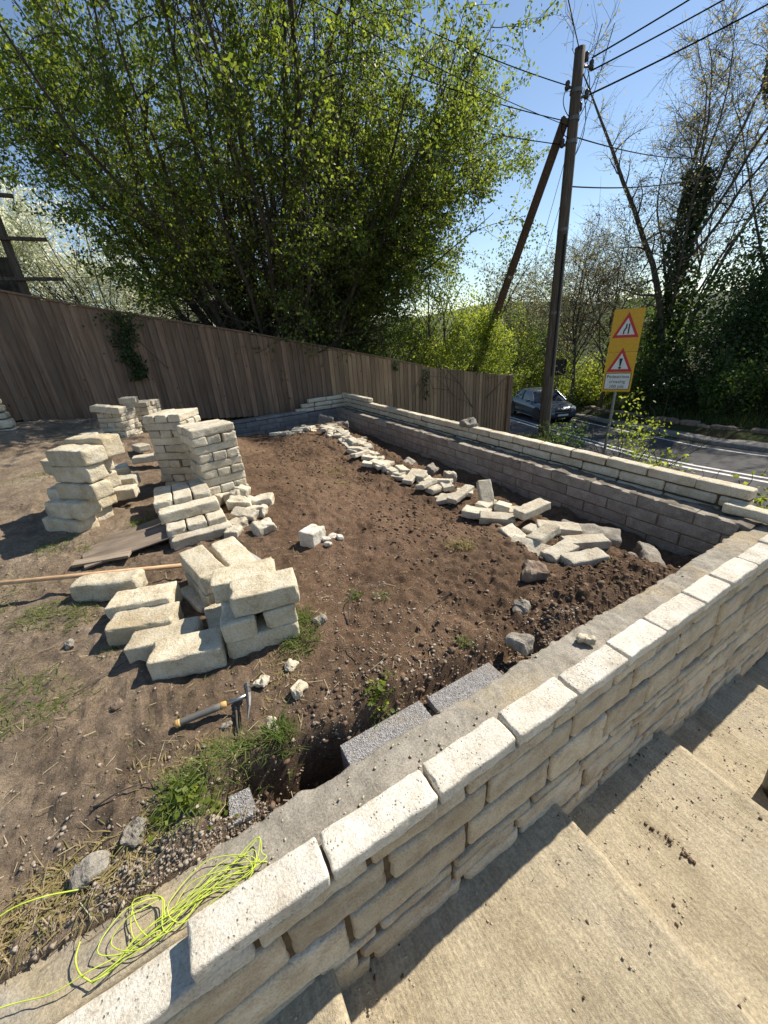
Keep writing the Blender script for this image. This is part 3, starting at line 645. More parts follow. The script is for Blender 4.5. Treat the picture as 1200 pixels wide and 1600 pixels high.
# leafy young trees right of the big tree
leaf_shrub('hazel_tree', 'bright green leafy hazel between the big tree and the leaning pole', 'tree', (8.1, 9.6, gz(8.1, 9.6)), [(-.2,0,3.0,1.3,1.2,1.6),(-1.6,.3,2.4,1.3,1.1,1.4),(.9,-.2,2.3,1.0,1.,1.3),(-.6,.2,4.6,1.1,1.,1.1),(.1,0,1.4,1.7,1.1,1.0)], 13000, .075, 'bright_leaf', 16, 23, G1, 'bark', .045)
leaf_shrub('hazel_tree', 'darker leafy tree standing directly behind the middle of the fence', 'tree', (6.2, 10.2, gz(6.2, 10.2)), [(0,0,2.0,1.5,1.,1.4),(-1.3,.2,1.6,1.3,1.,1.2),(1.2,.3,1.9,1.2,1.,1.2)], 9500, .08, 'dark_leaf', 12, 24, G1, 'bark', .04)
leaf_shrub('elder_bush', 'pale green elder bush at the right end of the fence', 'bush', (10.2, 9.9, gz(10.2, 9.9)), [(0,0,1.2,.9,.8,1.0),(.5,-.2,1.9,.7,.6,.6),(-.8,.1,1.5,.8,.7,.8),(1.2,-.4,2.1,.55,.35,.22)], 4200, .09, 'bright_leaf', 9, 25, G1)
leaf_shrub('elder_bush', 'leafy bush hiding the foot of the leaning strut', 'bush', (8.35, 8.6, gz(8.35, 8.6)), [(.1,-.62,3.0,.7,.42,.62),(-.45,-.3,2.6,.9,.4,.9),(.6,-.3,2.4,.7,.35,.7),(-1.6,.1,2.1,.8,.35,.8)], 8500, .07, 'bright_leaf', 10, 27, G1)
leaf_shrub('hedge_bush', 'dense green bush filling the gap under the big tree', 'bush', (4.6, 11.6, gz(4.6, 11.6)), [(0,0,1.6,1.8,1.2,1.3),(2,.3,1.2,1.5,1.1,1.2)], 7000, .085, 'dark_leaf', 6, 26, G1)
# trees across the road
G2 = 'bare trees across the road'
def ash(base, label, seed, H, lean=(0,0), n=5, ivy=None, spread=34, dens=(15, 5), r=.2, leafn=2.4):
    rg = np.random.default_rng(seed); s = [(np.array([lean[0], lean[1], 1.]), H, r, (0,0,0))]
    for i in range(n):
        a = 2*math.pi*(i+rg.random()*.6)/n; tl = R(rg.uniform(spread*.5, spread)); z = rg.uniform(.22, .5)*H
        s.append((np.array([math.cos(a)*math.sin(tl)+lean[0]*.5, math.sin(a)*math.sin(tl)+lean[1]*.5, math.cos(tl)]), H*rg.uniform(.45,.68), r*.36, (lean[0]*z, lean[1]*z, z)))
    return tree('ash_tree', label, 'tree', (base[0], base[1], gz(*base)-.1), s, (dens[0], 1.0, 2.6, .2, .03), (dens[1], .5, 1.1), (leafn, .085, .07), 'pale_bark', 'bud_leaf', G2, seed, .10, .03, .007, 6, ivy)
ash((21.9, 10.0), 'tallest bare ash with an ivy-covered trunk, right of the road sign', 31, 15., (-.06,.02), 8, (1, 4200, .62, .55, .17), 30, (26, 14), .18)
ash((23.8, 8.2), 'bare ash leaning to the right with ivy up its trunk, at the right edge', 32, 13.5, (.13,-.12), 6, (3, 2200, .8, .4, .17), 34, (22, 12), .15)
ash((20.2, 11.9), 'slim bare tree just right of the telegraph pole', 33, 8.4, (-.03,.03), 6, None, 34, (20, 11), .09)
ash((19.8, 13.4), 'forked bare tree seen just left of the road sign', 34, 7.6, (-.12,.0), 6, None, 38, (20, 11), .09)
ash((24.5, 16.5), 'bare tree behind the telegraph pole, far down the road', 35, 8.5, (-.1,.05), 6, None, 40, (20, 11), .1)
ash((22.5, 20.), 'far bare tree between the leaning pole and the upright pole', 36, 8.5, (-.05,0), 6, None, 42, (20, 11), .1)
ash((26.5, 11.5), 'bare tree further back behind the ivy-covered ash', 37, 12, (.03,.03), 6, None, 34, (16, 9), .14)
ash((25.5, 5.2), 'bare tree rising above the hedge at the right edge', 38, 12, (.02,.0), 6, (1, 1500, .5, .4, .17), 34, (18, 9), .14)
G3 = 'hedge plants across the road'
def hs(x, y, label, seed, s, lm, n=5200, sz_=.14, h=1.):
    leaf_shrub('hedge_bush', label, 'bush', (x, y, gz(x, y)), [(0,0,1.5*s*h,1.7*s,1.5*s,1.5*s*h),(1.3*s,.3,1.1*s*h,1.4*s,1.2*s,1.1*s*h),(-1.2*s,-.3,1.0*s*h,1.3*s,1.2*s,1.0*s*h)], n, sz_, lm, 7, seed, G3, 'bark', .05)
hs(23.0, 7.9, 'tall dark ivy-clad bush under the leaning ash', 41, 1.35, 'ivy_leaf', 8500, .15, 1.35)
hs(24.2, 5.6, 'big dark hedge bush right of the ivy-clad bush', 42, 1.5, 'dark_leaf', 8500, .15, 1.25)
hs(21.6, 10.6, 'dark green bush behind the yellow road sign', 43, 1.05, 'dark_leaf', 7000, .14, 1.3)
hs(22.6, 4.2, 'lighter green hedge bush at the right edge', 44, 1.2, 'bright_leaf', 6000, .14)
hs(21.5, 13.6, 'light green bush behind the car bonnet', 45, .95, 'bright_leaf', 5500, .13)
hs(23.5, 17.2, 'sunlit green bush behind the telegraph pole', 46, 1.0, 'bright_leaf', 5200, .13)
hs(25.0, 21.0, 'bright bush where the road bends away', 47, 1.2, 'bright_leaf', 5200, .14)
hs(30., 27., 'far green thicket beyond the bend', 48, 2.2, 'dark_leaf', 7000, .22)
hs(22., 24.5, 'far light thicket behind the end of the fence', 49, 1.8, 'bright_leaf', 7000, .18)
hs(26.5, 24.0, 'tall green thicket closing the view past the pole', 52, 2.6, 'dark_leaf', 9000, .2, 1.5)
hs(24.5, 18.9, 'dense bush behind the dark sign back', 53, 1.5, 'dark_leaf', 7500, .15, 1.5)
hs(20.5, 19.5, 'tall sunlit bush behind the end of the fence', 54, 1.4, 'bright_leaf', 7500, .14, 1.6)
hs(20.3, 8.6, 'low dark ivy bush on the bank right of the road sign', 55, .75, 'ivy_leaf', 4500, .12, 1.1)
hs(19.9, 6.4, 'low dark bush on the bank under the leaning ash', 56, .8, 'dark_leaf', 4500, .12, 1.1)
hs(19.5, 4.0, 'low leafy bush on the bank at the right edge', 57, .8, 'dark_leaf', 4500, .12, 1.)
hs(27.5, 8.5, 'tall dark thicket at the back of the hedge', 50, 2.1, 'ivy_leaf', 8000, .2, 1.2)
hs(28, 14.5, 'dark thicket behind the bare trees', 51, 1.9, 'dark_leaf', 7000, .2)
# low stone wall beyond the pavement
lw = empty('low_wall', (17.5, 6, -2.4)); tag(lw, 'low dark stone wall under the hedge across the road', 'wall')
y = -1.; k = 0
while y < 12.5:
    L = rng.uniform(.35,.7); x = float(road_x(y+L/2)) + 4.55; zz = float(road_z(y)) + .1; hh = rng.uniform(.1,.22)
    o = link('stone', rbox('stone', L-.02, .3, hh, .04, (4,2,2), .03, 4, 1300+k), mt['brown_rock'], None, (x, y+L/2, zz+hh/2-.08), (0, rng.uniform(-.12,.12), R(-90)+math.atan(float(road_x(y+.5)-road_x(y))/.5)*-1)); child(o, lw); y += L; k += 1
# ivy hanging on the fence
def ivy_patch(name, label, x, z, w, h, n, seed, y=8.15):
    rg = np.random.default_rng(seed); u = rg.random(n); a = rg.normal(0, .35, n)*(1-.6*u) + .12*np.sin(u*9)
    P = np.stack([a*w, -.02-.05*rg.random(n), -u*h], 1); o = empty(name, (x, y, z)); tag(o, label, 'ivy', 'ivy on the fence')
    link('foliage', leaves_mesh('foliage', P, .05, rg, .9, .5), mt['ivy_leaf'], o)
    B = MB()
    for i in range(4):
        Q = path((rg.normal(0,.1*w), -.01, 0), (rg.normal(0,.2), -.02, -1), h, 7, .12, 0, rg); Q[:,1] = -.012; B.tube(Q, .006, 4)
    B.build('stems', mt['twig_bark'], o)
ivy_patch('ivy', 'dark ivy hanging over the left part of the fence', -.3, 2.02, .42, 1.1, 950, 61)
ivy_patch('ivy', 'small sprig of ivy near the top of the fence middle', 5.25, .77, .22, .22, 70, 62)
ivy_patch('ivy', 'thin forked ivy trail on the fence above the far wall', 6.15, .5, .3, .75, 110, 63)

# ------------------------------------------------------------------ timber frame behind the left end of the fence
fr = empty('lean_to_shed', (-2.2, 10, 1)); tag(fr, 'dark open timber lean-to rising behind the left end of the fence', 'shed')
child(MB().box(-1.78,-1.66,9.95,10.07,.5,4.0).build('post', mt['pole_wood']), fr); child(MB().box(-3.9,-3.78,9.95,10.07,.5,4.2).build('post', mt['grey_board']), fr)
for z0, x1 in ((3.98,-1.35),(3.35,-1.1),(2.72,-1.05)): child(MB().box(-4.2, x1, 9.89, 9.95, z0, z0+.055).build('rail', mt['pole_wood']), fr)
child(MB().box(-4.2,-1.85,10.6,10.66,.5,3.2).build('back_panel', mt['bark']), fr)

# ------------------------------------------------------------------ telegraph pole, strut and wires
pole = empty('telegraph_pole', (8.52, 6.11, gz(8.52, 6.11))); tag(pole, 'weathered wooden telegraph pole standing on the verge by the road', 'pole')
pb = np.array([8.52, 6.11, gz(8.52, 6.11)]); pt = np.array([8.42, 6.17, 6.0])
def pc(o): return child(o, pole)
P = np.array([pb + (pt-pb)*f for f in np.linspace(-.05, 1, 14)])
pc(MB().tube(P, np.linspace(.145, .095, 14), 14).build('shaft', mt['pole_wood'], smooth=True))
ax = lambda f: pb + (pt-pb)*f
def pz(z): return pb + (pt-pb)*((z-pb[2])/(pt[2]-pb[2]))
for z, d in ((5.85,(.17,-.02)),(5.75,(.30,-.05)),(5.3,(.18,-.1)),(5.18,(.22,.05)),(5.45,(-.14,.1)),(4.95,(-.14,.12)),(4.6,(-.14,.1))):
    q = pz(z); e = q + np.array([d[0], d[1], .03]); pc(MB().tube([q, e], .022, 6).build('bracket', mt['worn_steel']))
    M4 = Matrix.Translation(Vector(e) + Vector((0,0,-.05))); pc(MB().lathe([(.02,0),(.045,.02),(.05,.06),(.03,.075),(.045,.09),(.04,.13),(.015,.15)], 10, M4).build('insulator', mt['insulator'], smooth=True))
for z in (5.4, 5.0, 4.65, 3.2, 1.6): q = pz(z); pc(MB().tube([q-np.array([0,0,.03]), q+np.array([0,0,.03])], .128 if z < 2 else .115, 12).build('band', mt['worn_steel']))
Pc = np.array([pz(z) + np.array([-.06,-.13,0]) for z in np.linspace(.2, 3.1, 10)]); pc(MB().tube(Pc, .03, 6).build('cable_guard', mt['black_plastic']))
for i, (z0, dx_, dy_, z1) in enumerate([(5.7,.35,-.1,5.0),(5.35,.45,-.05,4.4),(5.5,-.3,.1,5.0),(5.0,-.28,.1,4.7)]):
    a = pz(z0) + np.array([dx_*.4,dy_,0]); b = pz(z1) + np.array([.1*np.sign(dx_),0,0]); mid = (a+b)/2 + np.array([dx_*.7,dy_,0])
    t_ = np.linspace(0,1,9)[:,None]; pc(MB().tube((1-t_)**2*a + 2*t_*(1-t_)*mid + t_**2*b, .008, 5).build('jumper_cable', mt['wire_black']))
stp = np.array([8.34, 6.27, 5.05]); sfoot = np.array([8.44, 9.6, gz(8.44, 9.6)])
str_ = empty('pole_strut', sfoot); tag(str_, 'reddish brown wooden strut leaning against the telegraph pole', 'pole')
child(MB().tube([sfoot + (stp-sfoot)*f for f in np.linspace(-.03, 1, 10)], np.linspace(.115,.09,10), 12).build('shaft', mt['brown_pole_wood'], smooth=True), str_)
q = sfoot + (stp-sfoot)*.62; child(MB().tube([q, q+(stp-sfoot)*.008], .112, 12).build('band', mt['steel']), str_)
def wire(label, a, b, r=.011, sag=.3, n=24):
    a = np.array(a, float); b = np.array(b, float); t_ = np.linspace(0, 1, n)[:,None]; P = a + (b-a)*t_; P[:,2] -= (4*sag*t_*(1-t_))[:,0]
    o = MB().tube(P - a, r, 5).build('overhead_wire', mt['wire_black'], None, a); tag(o, label, 'wire', 'overhead wires')
cp = np.array([-.075,-.611,1.384])
def along(d, D): return cp + np.array(d)*D
wire('top thick overhead wire running right from the pole head', pz(5.9)+np.array([.3,-.05,0]), (16., 9.4-6, 9.6), .014, .1)
wire('middle thick overhead wire running right from the pole head', pz(5.72)+np.array([.3,-.05,0]), (16.5, 3.3, 9.3), .014, .12)
wire('lowest thick overhead wire running right from the pole head', pz(5.35)+np.array([.22,0,0]), (17.0, 3.0, 9.0), .016, .15)
wire('left of two thin wires hanging high beyond the pole', (17., 12.2, 10.9), (30., 26., 4.5), .014, .2)
wire('right of two thin wires hanging high beyond the pole', (17.4, 12.0, 10.9), (30.5, 25.8, 4.5), .014, .2)
wire('wire climbing steeply up and left from the pole head', pz(5.95), (5.2, 4.6, 6.6), .009, .05)
wire('upper thin wire from pole into the big tree', pz(5.45), (5.0, 8.6, 7.2), .009, .1)
wire('middle thin wire from pole into the big tree', pz(4.95), (4.6, 8.9, 6.6), .009, .1)
wire('lower thin wire from pole into the big tree', pz(4.6), (4.2, 9.2, 6.0), .009, .1)
wire('thin wire from mid pole across the right-hand ash branches', pz(4.75), (24., 10.5, 7.6), .012, .25)
wire('dark wire from mid pole towards the right edge', pz(3.95), (22., 8.6, 6.6), .014, .3)
wire('pale wire crossing in front of the big tree', (-1.5, 6.5, 6.6), (8.4, 6.2, 4.9), .006, .25)

# ------------------------------------------------------------------ road sign
sg = empty('road_sign', (9.03, 4.7, gz(9.03, 4.7))); tag(sg, 'tall yellow temporary road sign with two red warning triangles', 'sign')
zb, zt = -.13, 1.56; sw = .285
rzs = math.atan2(9.03+.075, -(4.7+.611)) ; Ms = Matrix.Translation((9.03, 4.7, 0)) @ Matrix.Rotation(rzs - R(90) + math.pi*0 + R(0), 4, 'Z')
# local frame: -y faces the camera
dirc = Vector((-.075-9.03, -.611-4.7, 0)).normalized(); Ms = Matrix.Translation((9.03, 4.7, 0)) @ Matrix(((-dirc.y, -dirc.x, 0, 0), (dirc.x, -dirc.y, 0, 0), (0,0,1,0), (0,0,0,1)))
# columns: local x = right seen from the camera, local -y = towards the camera
def sc(mb, name, mat): o = mb.build(name, mt[mat]); return child(o, sg)
sc(MB().box(-sw, sw, 0, .012, .715, zt, Ms), 'upper_board', 'sign_yellow'); sc(MB().box(-sw, sw, 0, .012, zb, .705, Ms), 'lower_board', 'sign_yellow')
def tri(cx, z0, w, h): return [(cx-w/2, z0), (cx+w/2, z0), (cx, z0+h)]
for z0 in (1.0, .30):
    zz = z0
    sc(MB().prism(tri(0, zz, .50, .50), -.006, -.001, Ms), 'warning_triangle', 'sign_red'); sc(MB().prism(tri(0, zz+.055, .335, .33), -.010, -.0065, Ms), 'triangle_face', 'sign_white')
sc(MB().prism([(-.055,1.07),(-.03,1.07),(-.03,1.13),(.005,1.19),(.005,1.27),(-.02,1.27),(-.02,1.2),(-.055,1.14)], -.014, -.0105, Ms), 'road_narrows_mark', 'sign_black')
sc(MB().prism([(.03,1.07),(.055,1.07),(.055,1.27),(.03,1.27)], -.014, -.0105, Ms), 'road_narrows_mark', 'sign_black')
sc(MB().prism([(-.012,.42),(.012,.42),(.032,.58),(-.032,.58)], -.014, -.0105, Ms), 'exclamation_bar', 'sign_black')
sc(MB().prism([(.026*math.cos(a), .385+.026*math.sin(a)) for a in np.linspace(0, 6.283, 13)[:-1]], -.014, -.0105, Ms), 'exclamation_dot', 'sign_black')
sc(MB().box(-.25, .25, -.006, -.001, zb+.05, .275, Ms), 'plate_border', 'sign_black'); sc(MB().box(-.238, .238, -.010, -.0065, zb+.062, .263, Ms), 'text_plate', 'sign_white')
for txt, z in (('Pedestrians', .165), ('crossing', .06), ('100 yds', -.045)):
    cu = bpy.data.curves.new('lettering', 'FONT'); cu.body = txt; cu.size = .095; cu.align_x = 'CENTER'; cu.extrude = .001
    to = bpy.data.objects.new('lettering', cu); me = bpy.data.meshes.new_from_object(to); bpy.data.objects.remove(to)
    o = link('lettering', me, mt['sign_black']); o.matrix_world = Ms @ Matrix.Translation((0, -.0125, z)) @ Matrix.Rotation(R(90), 4, 'X'); o.matrix_world = Matrix.Translation(-sg.location) @ o.matrix_world; o.parent = sg
for xx in (-.12, .0):
    if xx == 0: sc(MB().tube([Ms @ Vector((0, .04, z)) for z in (gz(9.03,4.7)-.2, 1.4)], .03, 10), 'post', 'galvanised')
# back of another sign further down the road, and a small white sign
def small_sign(name, label, x, y, z0, z1, w, h, mat):
    g0 = gz(x, y); o = empty(name, (x, y, g0)); tag(o, label, 'sign'); d = Vector((cp[0]-x, cp[1]-y, 0)).normalized()
    M4 = Matrix.Translation((x, y, 0)) @ Matrix(((-d.y, -d.x, 0, 0), (d.x, -d.y, 0, 0), (0,0,1,0), (0,0,0,1)))
    child(MB().box(-w/2, w/2, -.03, -.01, z1-h, z1, M4).build('board', mt[mat]), o); child(MB().tube([(x, y, g0-.2), (x, y, z1-.05)], .03, 8).build('post', mt['galvanised']), o)
small_sign('road_sign', 'back of a dark rectangular sign just right of the telegraph pole', 20.6, 15.0, -2.2, -.55, .75, .85, 'car_trim')
small_sign('road_sign', 'small white sign in the greenery left of the telegraph pole', 23.3, 20.2, -2.2, -.45, .9, .5, 'sign_white')

# ------------------------------------------------------------------ car
car = empty('parked_car', (16.7, 13.6, 0)); tag(car, 'grey saloon car driving up the road behind the telegraph pole', 'car'); car.name = 'car'
def car_build():
    Lc, Wc = 4.7, 1.82
    # stations along x (front = +x): (x, half width, sill z, belt z, bonnet/deck z)
    prof = [(-2.35,.62,.42,.78),(-2.25,.78,.32,.92),(-1.9,.88,.24,.97),(-1.2,.905,.22,.98),(-.4,.91,.22,.96),(.4,.91,.22,.94),(1.0,.905,.22,.91),(1.6,.89,.23,.85),(2.05,.84,.25,.76),(2.28,.72,.28,.66),(2.36,.55,.34,.56)]
    V = []; F = []
    for x, w, z0, z1 in prof:
        zm = (z0+z1)/2
        V += [(x,-w*.86,z0),(x,-w,z0+.12),(x,-w*1.0,zm+.05),(x,-w*.95,z1-.05),(x,-w*.82,z1),(x,-w*.4,z1+.025),(x,w*.4,z1+.025),(x,w*.82,z1),(x,w*.95,z1-.05),(x,w,zm+.05),(x,w,z0+.12),(x,w*.86,z0)]
    k = 12
    for i in range(len(prof)-1):
        for j in range(k): F.append((i*k+j, (i+1)*k+j, (i+1)*k+(j+1)%k, i*k+(j+1)%k))
    F += [tuple(range(k)), tuple((len(prof)-1)*k+j for j in range(k-1,-1,-1))]
    MBc = MB().add(V, F); MBc.build('body', mt['car_paint'], car, smooth=True)
    # cabin: roof shell and glass band
    def band(zs, mat, name, ins):
        V = []; F = []
        rows = zs
        for (xf, xr, w, z) in rows: V += [(xf,-w*.72,z),(xf-.1,-w,z),((xf+xr)/2,-w*1.02,z),(xr+.15,-w,z),(xr,-w*.7,z),(xr,w*.7,z),(xr+.15,w,z),((xf+xr)/2,w*1.02,z),(xf-.1,w,z),(xf,w*.72,z)]
        for i in range(len(rows)-1):
            for j in range(10): F.append((i*10+j, i*10+(j+1)%10, (i+1)*10+(j+1)%10, (i+1)*10+j))
        F.append(tuple((len(rows)-1)*10+j for j in range(10)))
        MB().add(V, F).build(name, mt[mat], car, smooth=False)
    band([(1.15,-1.75,.80,.93),(.62,-1.35,.70,1.2),(.30,-1.05,.62,1.36)], 'car_glass', 'windows', 0)
    band([(.36,-1.1,.625,1.345),(.22,-.98,.60,1.405),(-.05,-.7,.45,1.43)], 'car_paint', 'roof', 0)
    for s in (-1, 1):
        for a, b in (((1.02,.84*s,.93),(.33,.63*s,1.37)),((-.42,.83*s,.95),(-.45,.64*s,1.37)),((-1.62,.83*s,.95),(-1.05,.63*s,1.37))): MB().tube([a,b], .035, 6).build('pillar', mt['car_paint'], car)
        for x in (1.45, -1.42):
            wh = empty('wheel', (x, .80*s, .33)); wh.parent = car
            Mx = Matrix.Rotation(R(90), 4, 'X')
            MB().lathe([(.2,-.11),(.30,-.11),(.33,-.08),(.33,.08),(.30,.11),(.2,.11)], 20, Mx).build('tyre', mt['tyre'], wh, smooth=True)
            rim = MB().lathe([(.21,-.09),(.22,.09)], 16, Mx)
            for a in range(5): rim.box(-.03,.03, .095*s-.01, .095*s+.01, 0, .2, Matrix.Rotation(a*2*math.pi/5, 4, 'Y'))
            rim.build('rim', mt['alloy'], wh)
            MB().lathe([(.37,-.06),(.385,.06)], 20, Matrix.Translation((x,.86*s,.36)) @ Mx).build('wheel_arch', mt['car_trim'], car)
        link('headlight', rbox('headlight', .34, .26, .13, .05, (3,3,3), 0), mt['headlight'], car, (2.10, .62*s, .66), (0, .25, -.5*s))
        link('mirror', rbox('mirror', .12, .2, .13, .04, (3,3,3), 0), mt['car_paint'], car, (.62, .98*s, .98))
        MB().box(-1.1,1.1, .885*s-.02, .885*s+.02, .235, .27).build('sill_trim', mt['chrome'], car)
    link('grille', rbox('grille', .06, .8, .22, .03, (2,6,3), 0), mt['car_trim'], car, (2.35, 0, .56)); link('lower_intake', rbox('lower_intake', .08, 1.3, .14, .03, (2,6,3), 0), mt['car_trim'], car, (2.30, 0, .33))
    MB().box(2.375,2.39,-.38,.38,.545,.575).build('grille_bar', mt['chrome'], car); MB().box(2.36,2.40,-.26,.26,.385,.475).build('number_plate', mt['plate'], car)
car_build()
cy_ = 13.6; car.location = (float(road_x(cy_))+1.5, cy_, float(road_z(cy_))-.03)
_s = float(road_x(cy_-1)-road_x(cy_+1)); car.rotation_euler = (R(0), R(-1.5), math.atan2(-2, _s))

# ------------------------------------------------------------------ loose building stone
blocks = {}
def blk(label, x, y, zb, L, Wd, H, yaw, group, mat='small_stone', tilt=(0,0), r=.009, amp=.0036, name='stone_block', rough=None):
    key = (round(L,2), round(Wd,2), round(H,3), mat, len(blocks) % 7, r)
    if key not in blocks:
        me = rbox('stone_block', L, Wd, H, r, (15,7,5), amp, 21, 2000+len(blocks), rough, .03); me.materials.append(mt[mat]); blocks[key] = me
    o = link(name, blocks[key], None, None, (x, y, zb+H/2), (R(tilt[0]), R(tilt[1]), R(yaw))); tag(o, label, 'stone block', group); return o
ORD = ['bottom','second','third','fourth','fifth','sixth','seventh','eighth','ninth','tenth','top']
_t = ['','first','second','third','fourth','fifth','sixth','seventh','eighth','ninth','tenth','eleventh','twelfth','thirteenth','fourteenth','fifteenth','sixteenth','seventeenth','eighteenth','nineteenth']
def ordw(n): return _t[n] if n < 20 else (['twentieth','thirtieth','fortieth','fiftieth','sixtieth','seventieth'][n//10-2] if n % 10 == 0 else ['twenty','thirty','forty','fifty','sixty','seventy'][n//10-2] + '-' + _t[n%10])
def cross_stack(name, x, y, z0, yaw, n, L, Wd, H, group, mat, seed, lean=(0,0), start=0, jit=.008, cols=3):
    """courses of three blocks laid alternately along and across"""
    rg_ = random.Random(seed); ca, sa = math.cos(R(yaw)), math.sin(R(yaw)); z = z0
    for i in range(n):
        h = H*rg_.uniform(.93,1.07)
        for j in range(cols):
            off = (j-(cols-1)/2)*L/cols
            ax_, ay = (0, off) if (i+start) % 2 == 0 else (off, 0)
            if (i+start) % 2 == 0: pos = ['front','middle','back'][j] if cols == 3 else ['front','back'][j]
            else: pos = ['left','middle','right'][j] if cols == 3 else ['left','right'][j]
            ax_ += rg_.uniform(-jit,jit) + lean[0]*i; ay += rg_.uniform(-jit,jit) + lean[1]*i
            lab = '%s block in the %s course%s of %s' % (pos, 'top' if i == n-1 else ORD[i], ' up' if 0 < i < n-1 else '', name)
            blk(lab, x + ax_*ca - ay*sa, y + ax_*sa + ay*ca, z, L*rg_.uniform(.97,1.03), L/cols-.006, h-.002, yaw + (0 if (i+start) % 2 == 0 else 90) + rg_.uniform(-2.5,2.5), group, mat, (rg_.uniform(-1,1), rg_.uniform(-1,1)))
        z += h
    return z
cross_stack('the right-hand tall cream stack', .235, 3.06, .145, 12, 9, .36, .12, .073, 'right-hand tall stack', 'small_stone', 1, (-.003,0))
cross_stack('the left-hand tall cream stack', .0, 3.66, .12, -34, 10, .355, .12, .074, 'left-hand tall stack', 'small_stone', 2, (.0,.0), 0)
cross_stack('the shorter shaded stack by the fence', -.60, 5.7, .32, -34, 6, .33, .12, .062, 'shaded stacks by the fence', 'small_stone', 3)
cross_stack('the taller shaded stack by the fence', -.29, 6.05, .26, -30, 8, .33, .12, .061, 'shaded stacks by the fence', 'small_stone', 4, (0,0), 1)
blk('tilted block lying across the top of the grey shaded stack', -.66, 5.55, .70, .42, .14, .08, -40, 'shaded stacks by the fence', tilt=(0,6))
blk('rounded block perched on top of the grey shaded stacks', -.42, 5.7, .76, .2, .13, .085, -20, 'shaded stacks by the fence')
for i, (dx_, dy_, dz_) in enumerate([(0,0,0),(.22,-.14,0),(.16,-.1,.085)]): blk('%s block of the low pile left of the shaded stacks' % ['back','front','upper'][i], -1.08+dx_, 5.55+dy_, .33+dz_, .24, .15, .085, -38+i*4, 'low pile by the shaded stacks')
G = 'blocks lying between the stacks'
for lab, x, y, z, yw, L in [('left short grey block lying before the shaded stacks', -.66,4.95,.34,-75,.26), ('middle grey block lying flat in front of the shaded stacks', -.40,4.75,.31,-70,.24), ('long pale block lying flat behind the tall stacks', -.32,4.4,.25,-8,.36)]: blk(lab, x, y, z, L, .13, .075, yw, G)
for lab, x, y, z, yw, tx in [('upper leaning block behind the left big stack', -.62,3.62,.34,5,8), ('block standing on end behind the left big stack', -.72,3.35,.30,80,20), ('lower block behind the left big stack', -.58,3.25,.24,-12,0), ('middle block behind the left big stack', -.56,3.42,.29,-15,5)]: blk(lab, x, y, z, .28, .14, .09, yw, G, tilt=(tx,0))
# left stack of big blocks
G = 'left stack of big blocks'; ya = -46
def ls(label, u, v, z, L=.36, Wd=.16, H=.125, dy=0, mat='cream_stone'):
    ca, sa = math.cos(R(ya)), math.sin(R(ya)); blk(label, -.87 + u*ca - v*sa + .34*(z-.17), 2.86 + u*sa + v*ca, z, L, Wd, H, ya+dy, G, mat, (0, random.Random(len(label)).uniform(-1.5,1.5)), .015, .006)
ls('bottom front block of the left big stack, in the grass', -.02,0,.17); ls('bottom back block of the left big stack', -.08,.18,.17)
ls('second front block up in the left big stack', .0,.0,.295,.35,.16,.13,-2); ls('second back block up in the left big stack', -.06,.18,.295,.35)
ls('third front block up in the left big stack', .07,.03,.425,.35,.16,.125,2); ls('third back block up in the left big stack', -.06,.2,.425)
ls('fourth front block up in the left big stack', .03,.02,.55,.35,.16,.125,1); ls('fourth back block up in the left big stack', -.1,.19,.55,.34)
ls('fifth front block of the left big stack, broad and yellowish', .02,.0,.675,.35,.18,.12,0); ls('topmost block at the back of the left big stack', -.03,.19,.675,.35,.17,.155,3)
ls('end-on block low at the left of the left big stack', -.34,.2,.17,.2,.2,.14); ls('middle end-on block at the left of the left big stack', -.34,.22,.31,.2,.22,.13,8); ls('upper end-on block at the left of the left big stack', -.33,.16,.55,.22,.2,.12,-4)
# stepped middle stack
G = 'stepped stack in the middle'; cx, cy = -.09, 2.70
for j in range(3): blk('%s flat block on the highest step of the stepped stack' % ['left','middle','right'][j], -.245+.138*j, 2.83, .245, .42, .130, .085, 88+j*1.5, G)
blk('long rough block on the second step of the stepped stack', -.085, 2.545, .205, .42, .135, .085, 3, G, rough=.006)
for j in range(3): blk('%s end-on block on the third step of the stepped stack' % ['left','middle','right'][j], -.205+.138*j, 2.49, .125, .32, .13, .08, 90+j, G)
blk('long rough-faced block on the lowest step of the stepped stack', -.05, 2.31, .08, .42, .13, .075, 3, G, rough=.008)
for j in range(3): blk('%s block under the highest step of the stepped stack' % ['left','middle','right'][j], -.245+.138*j, 2.88, .16, .42, .13, .085, 90, G)
for j in range(3): blk('%s low block under the back of the stepped stack' % ['left','middle','right'][j], -.245+.138*j, 2.88, .07, .42, .13, .085, 90, G)
blk('lower left side block of the stepped stack', -.21, 2.46, .04, .34, .12, .08, 88, G); blk('lower middle base block of the stepped stack', -.06, 2.42, .04, .30, .12, .08, 90, G); blk('lower right base block of the stepped stack', .08, 2.44, .04, .30, .12, .08, 92, G)
blk('front base block of the stepped stack beside the grass', -.06, 2.31, .0, .36, .12, .078, 2, G)
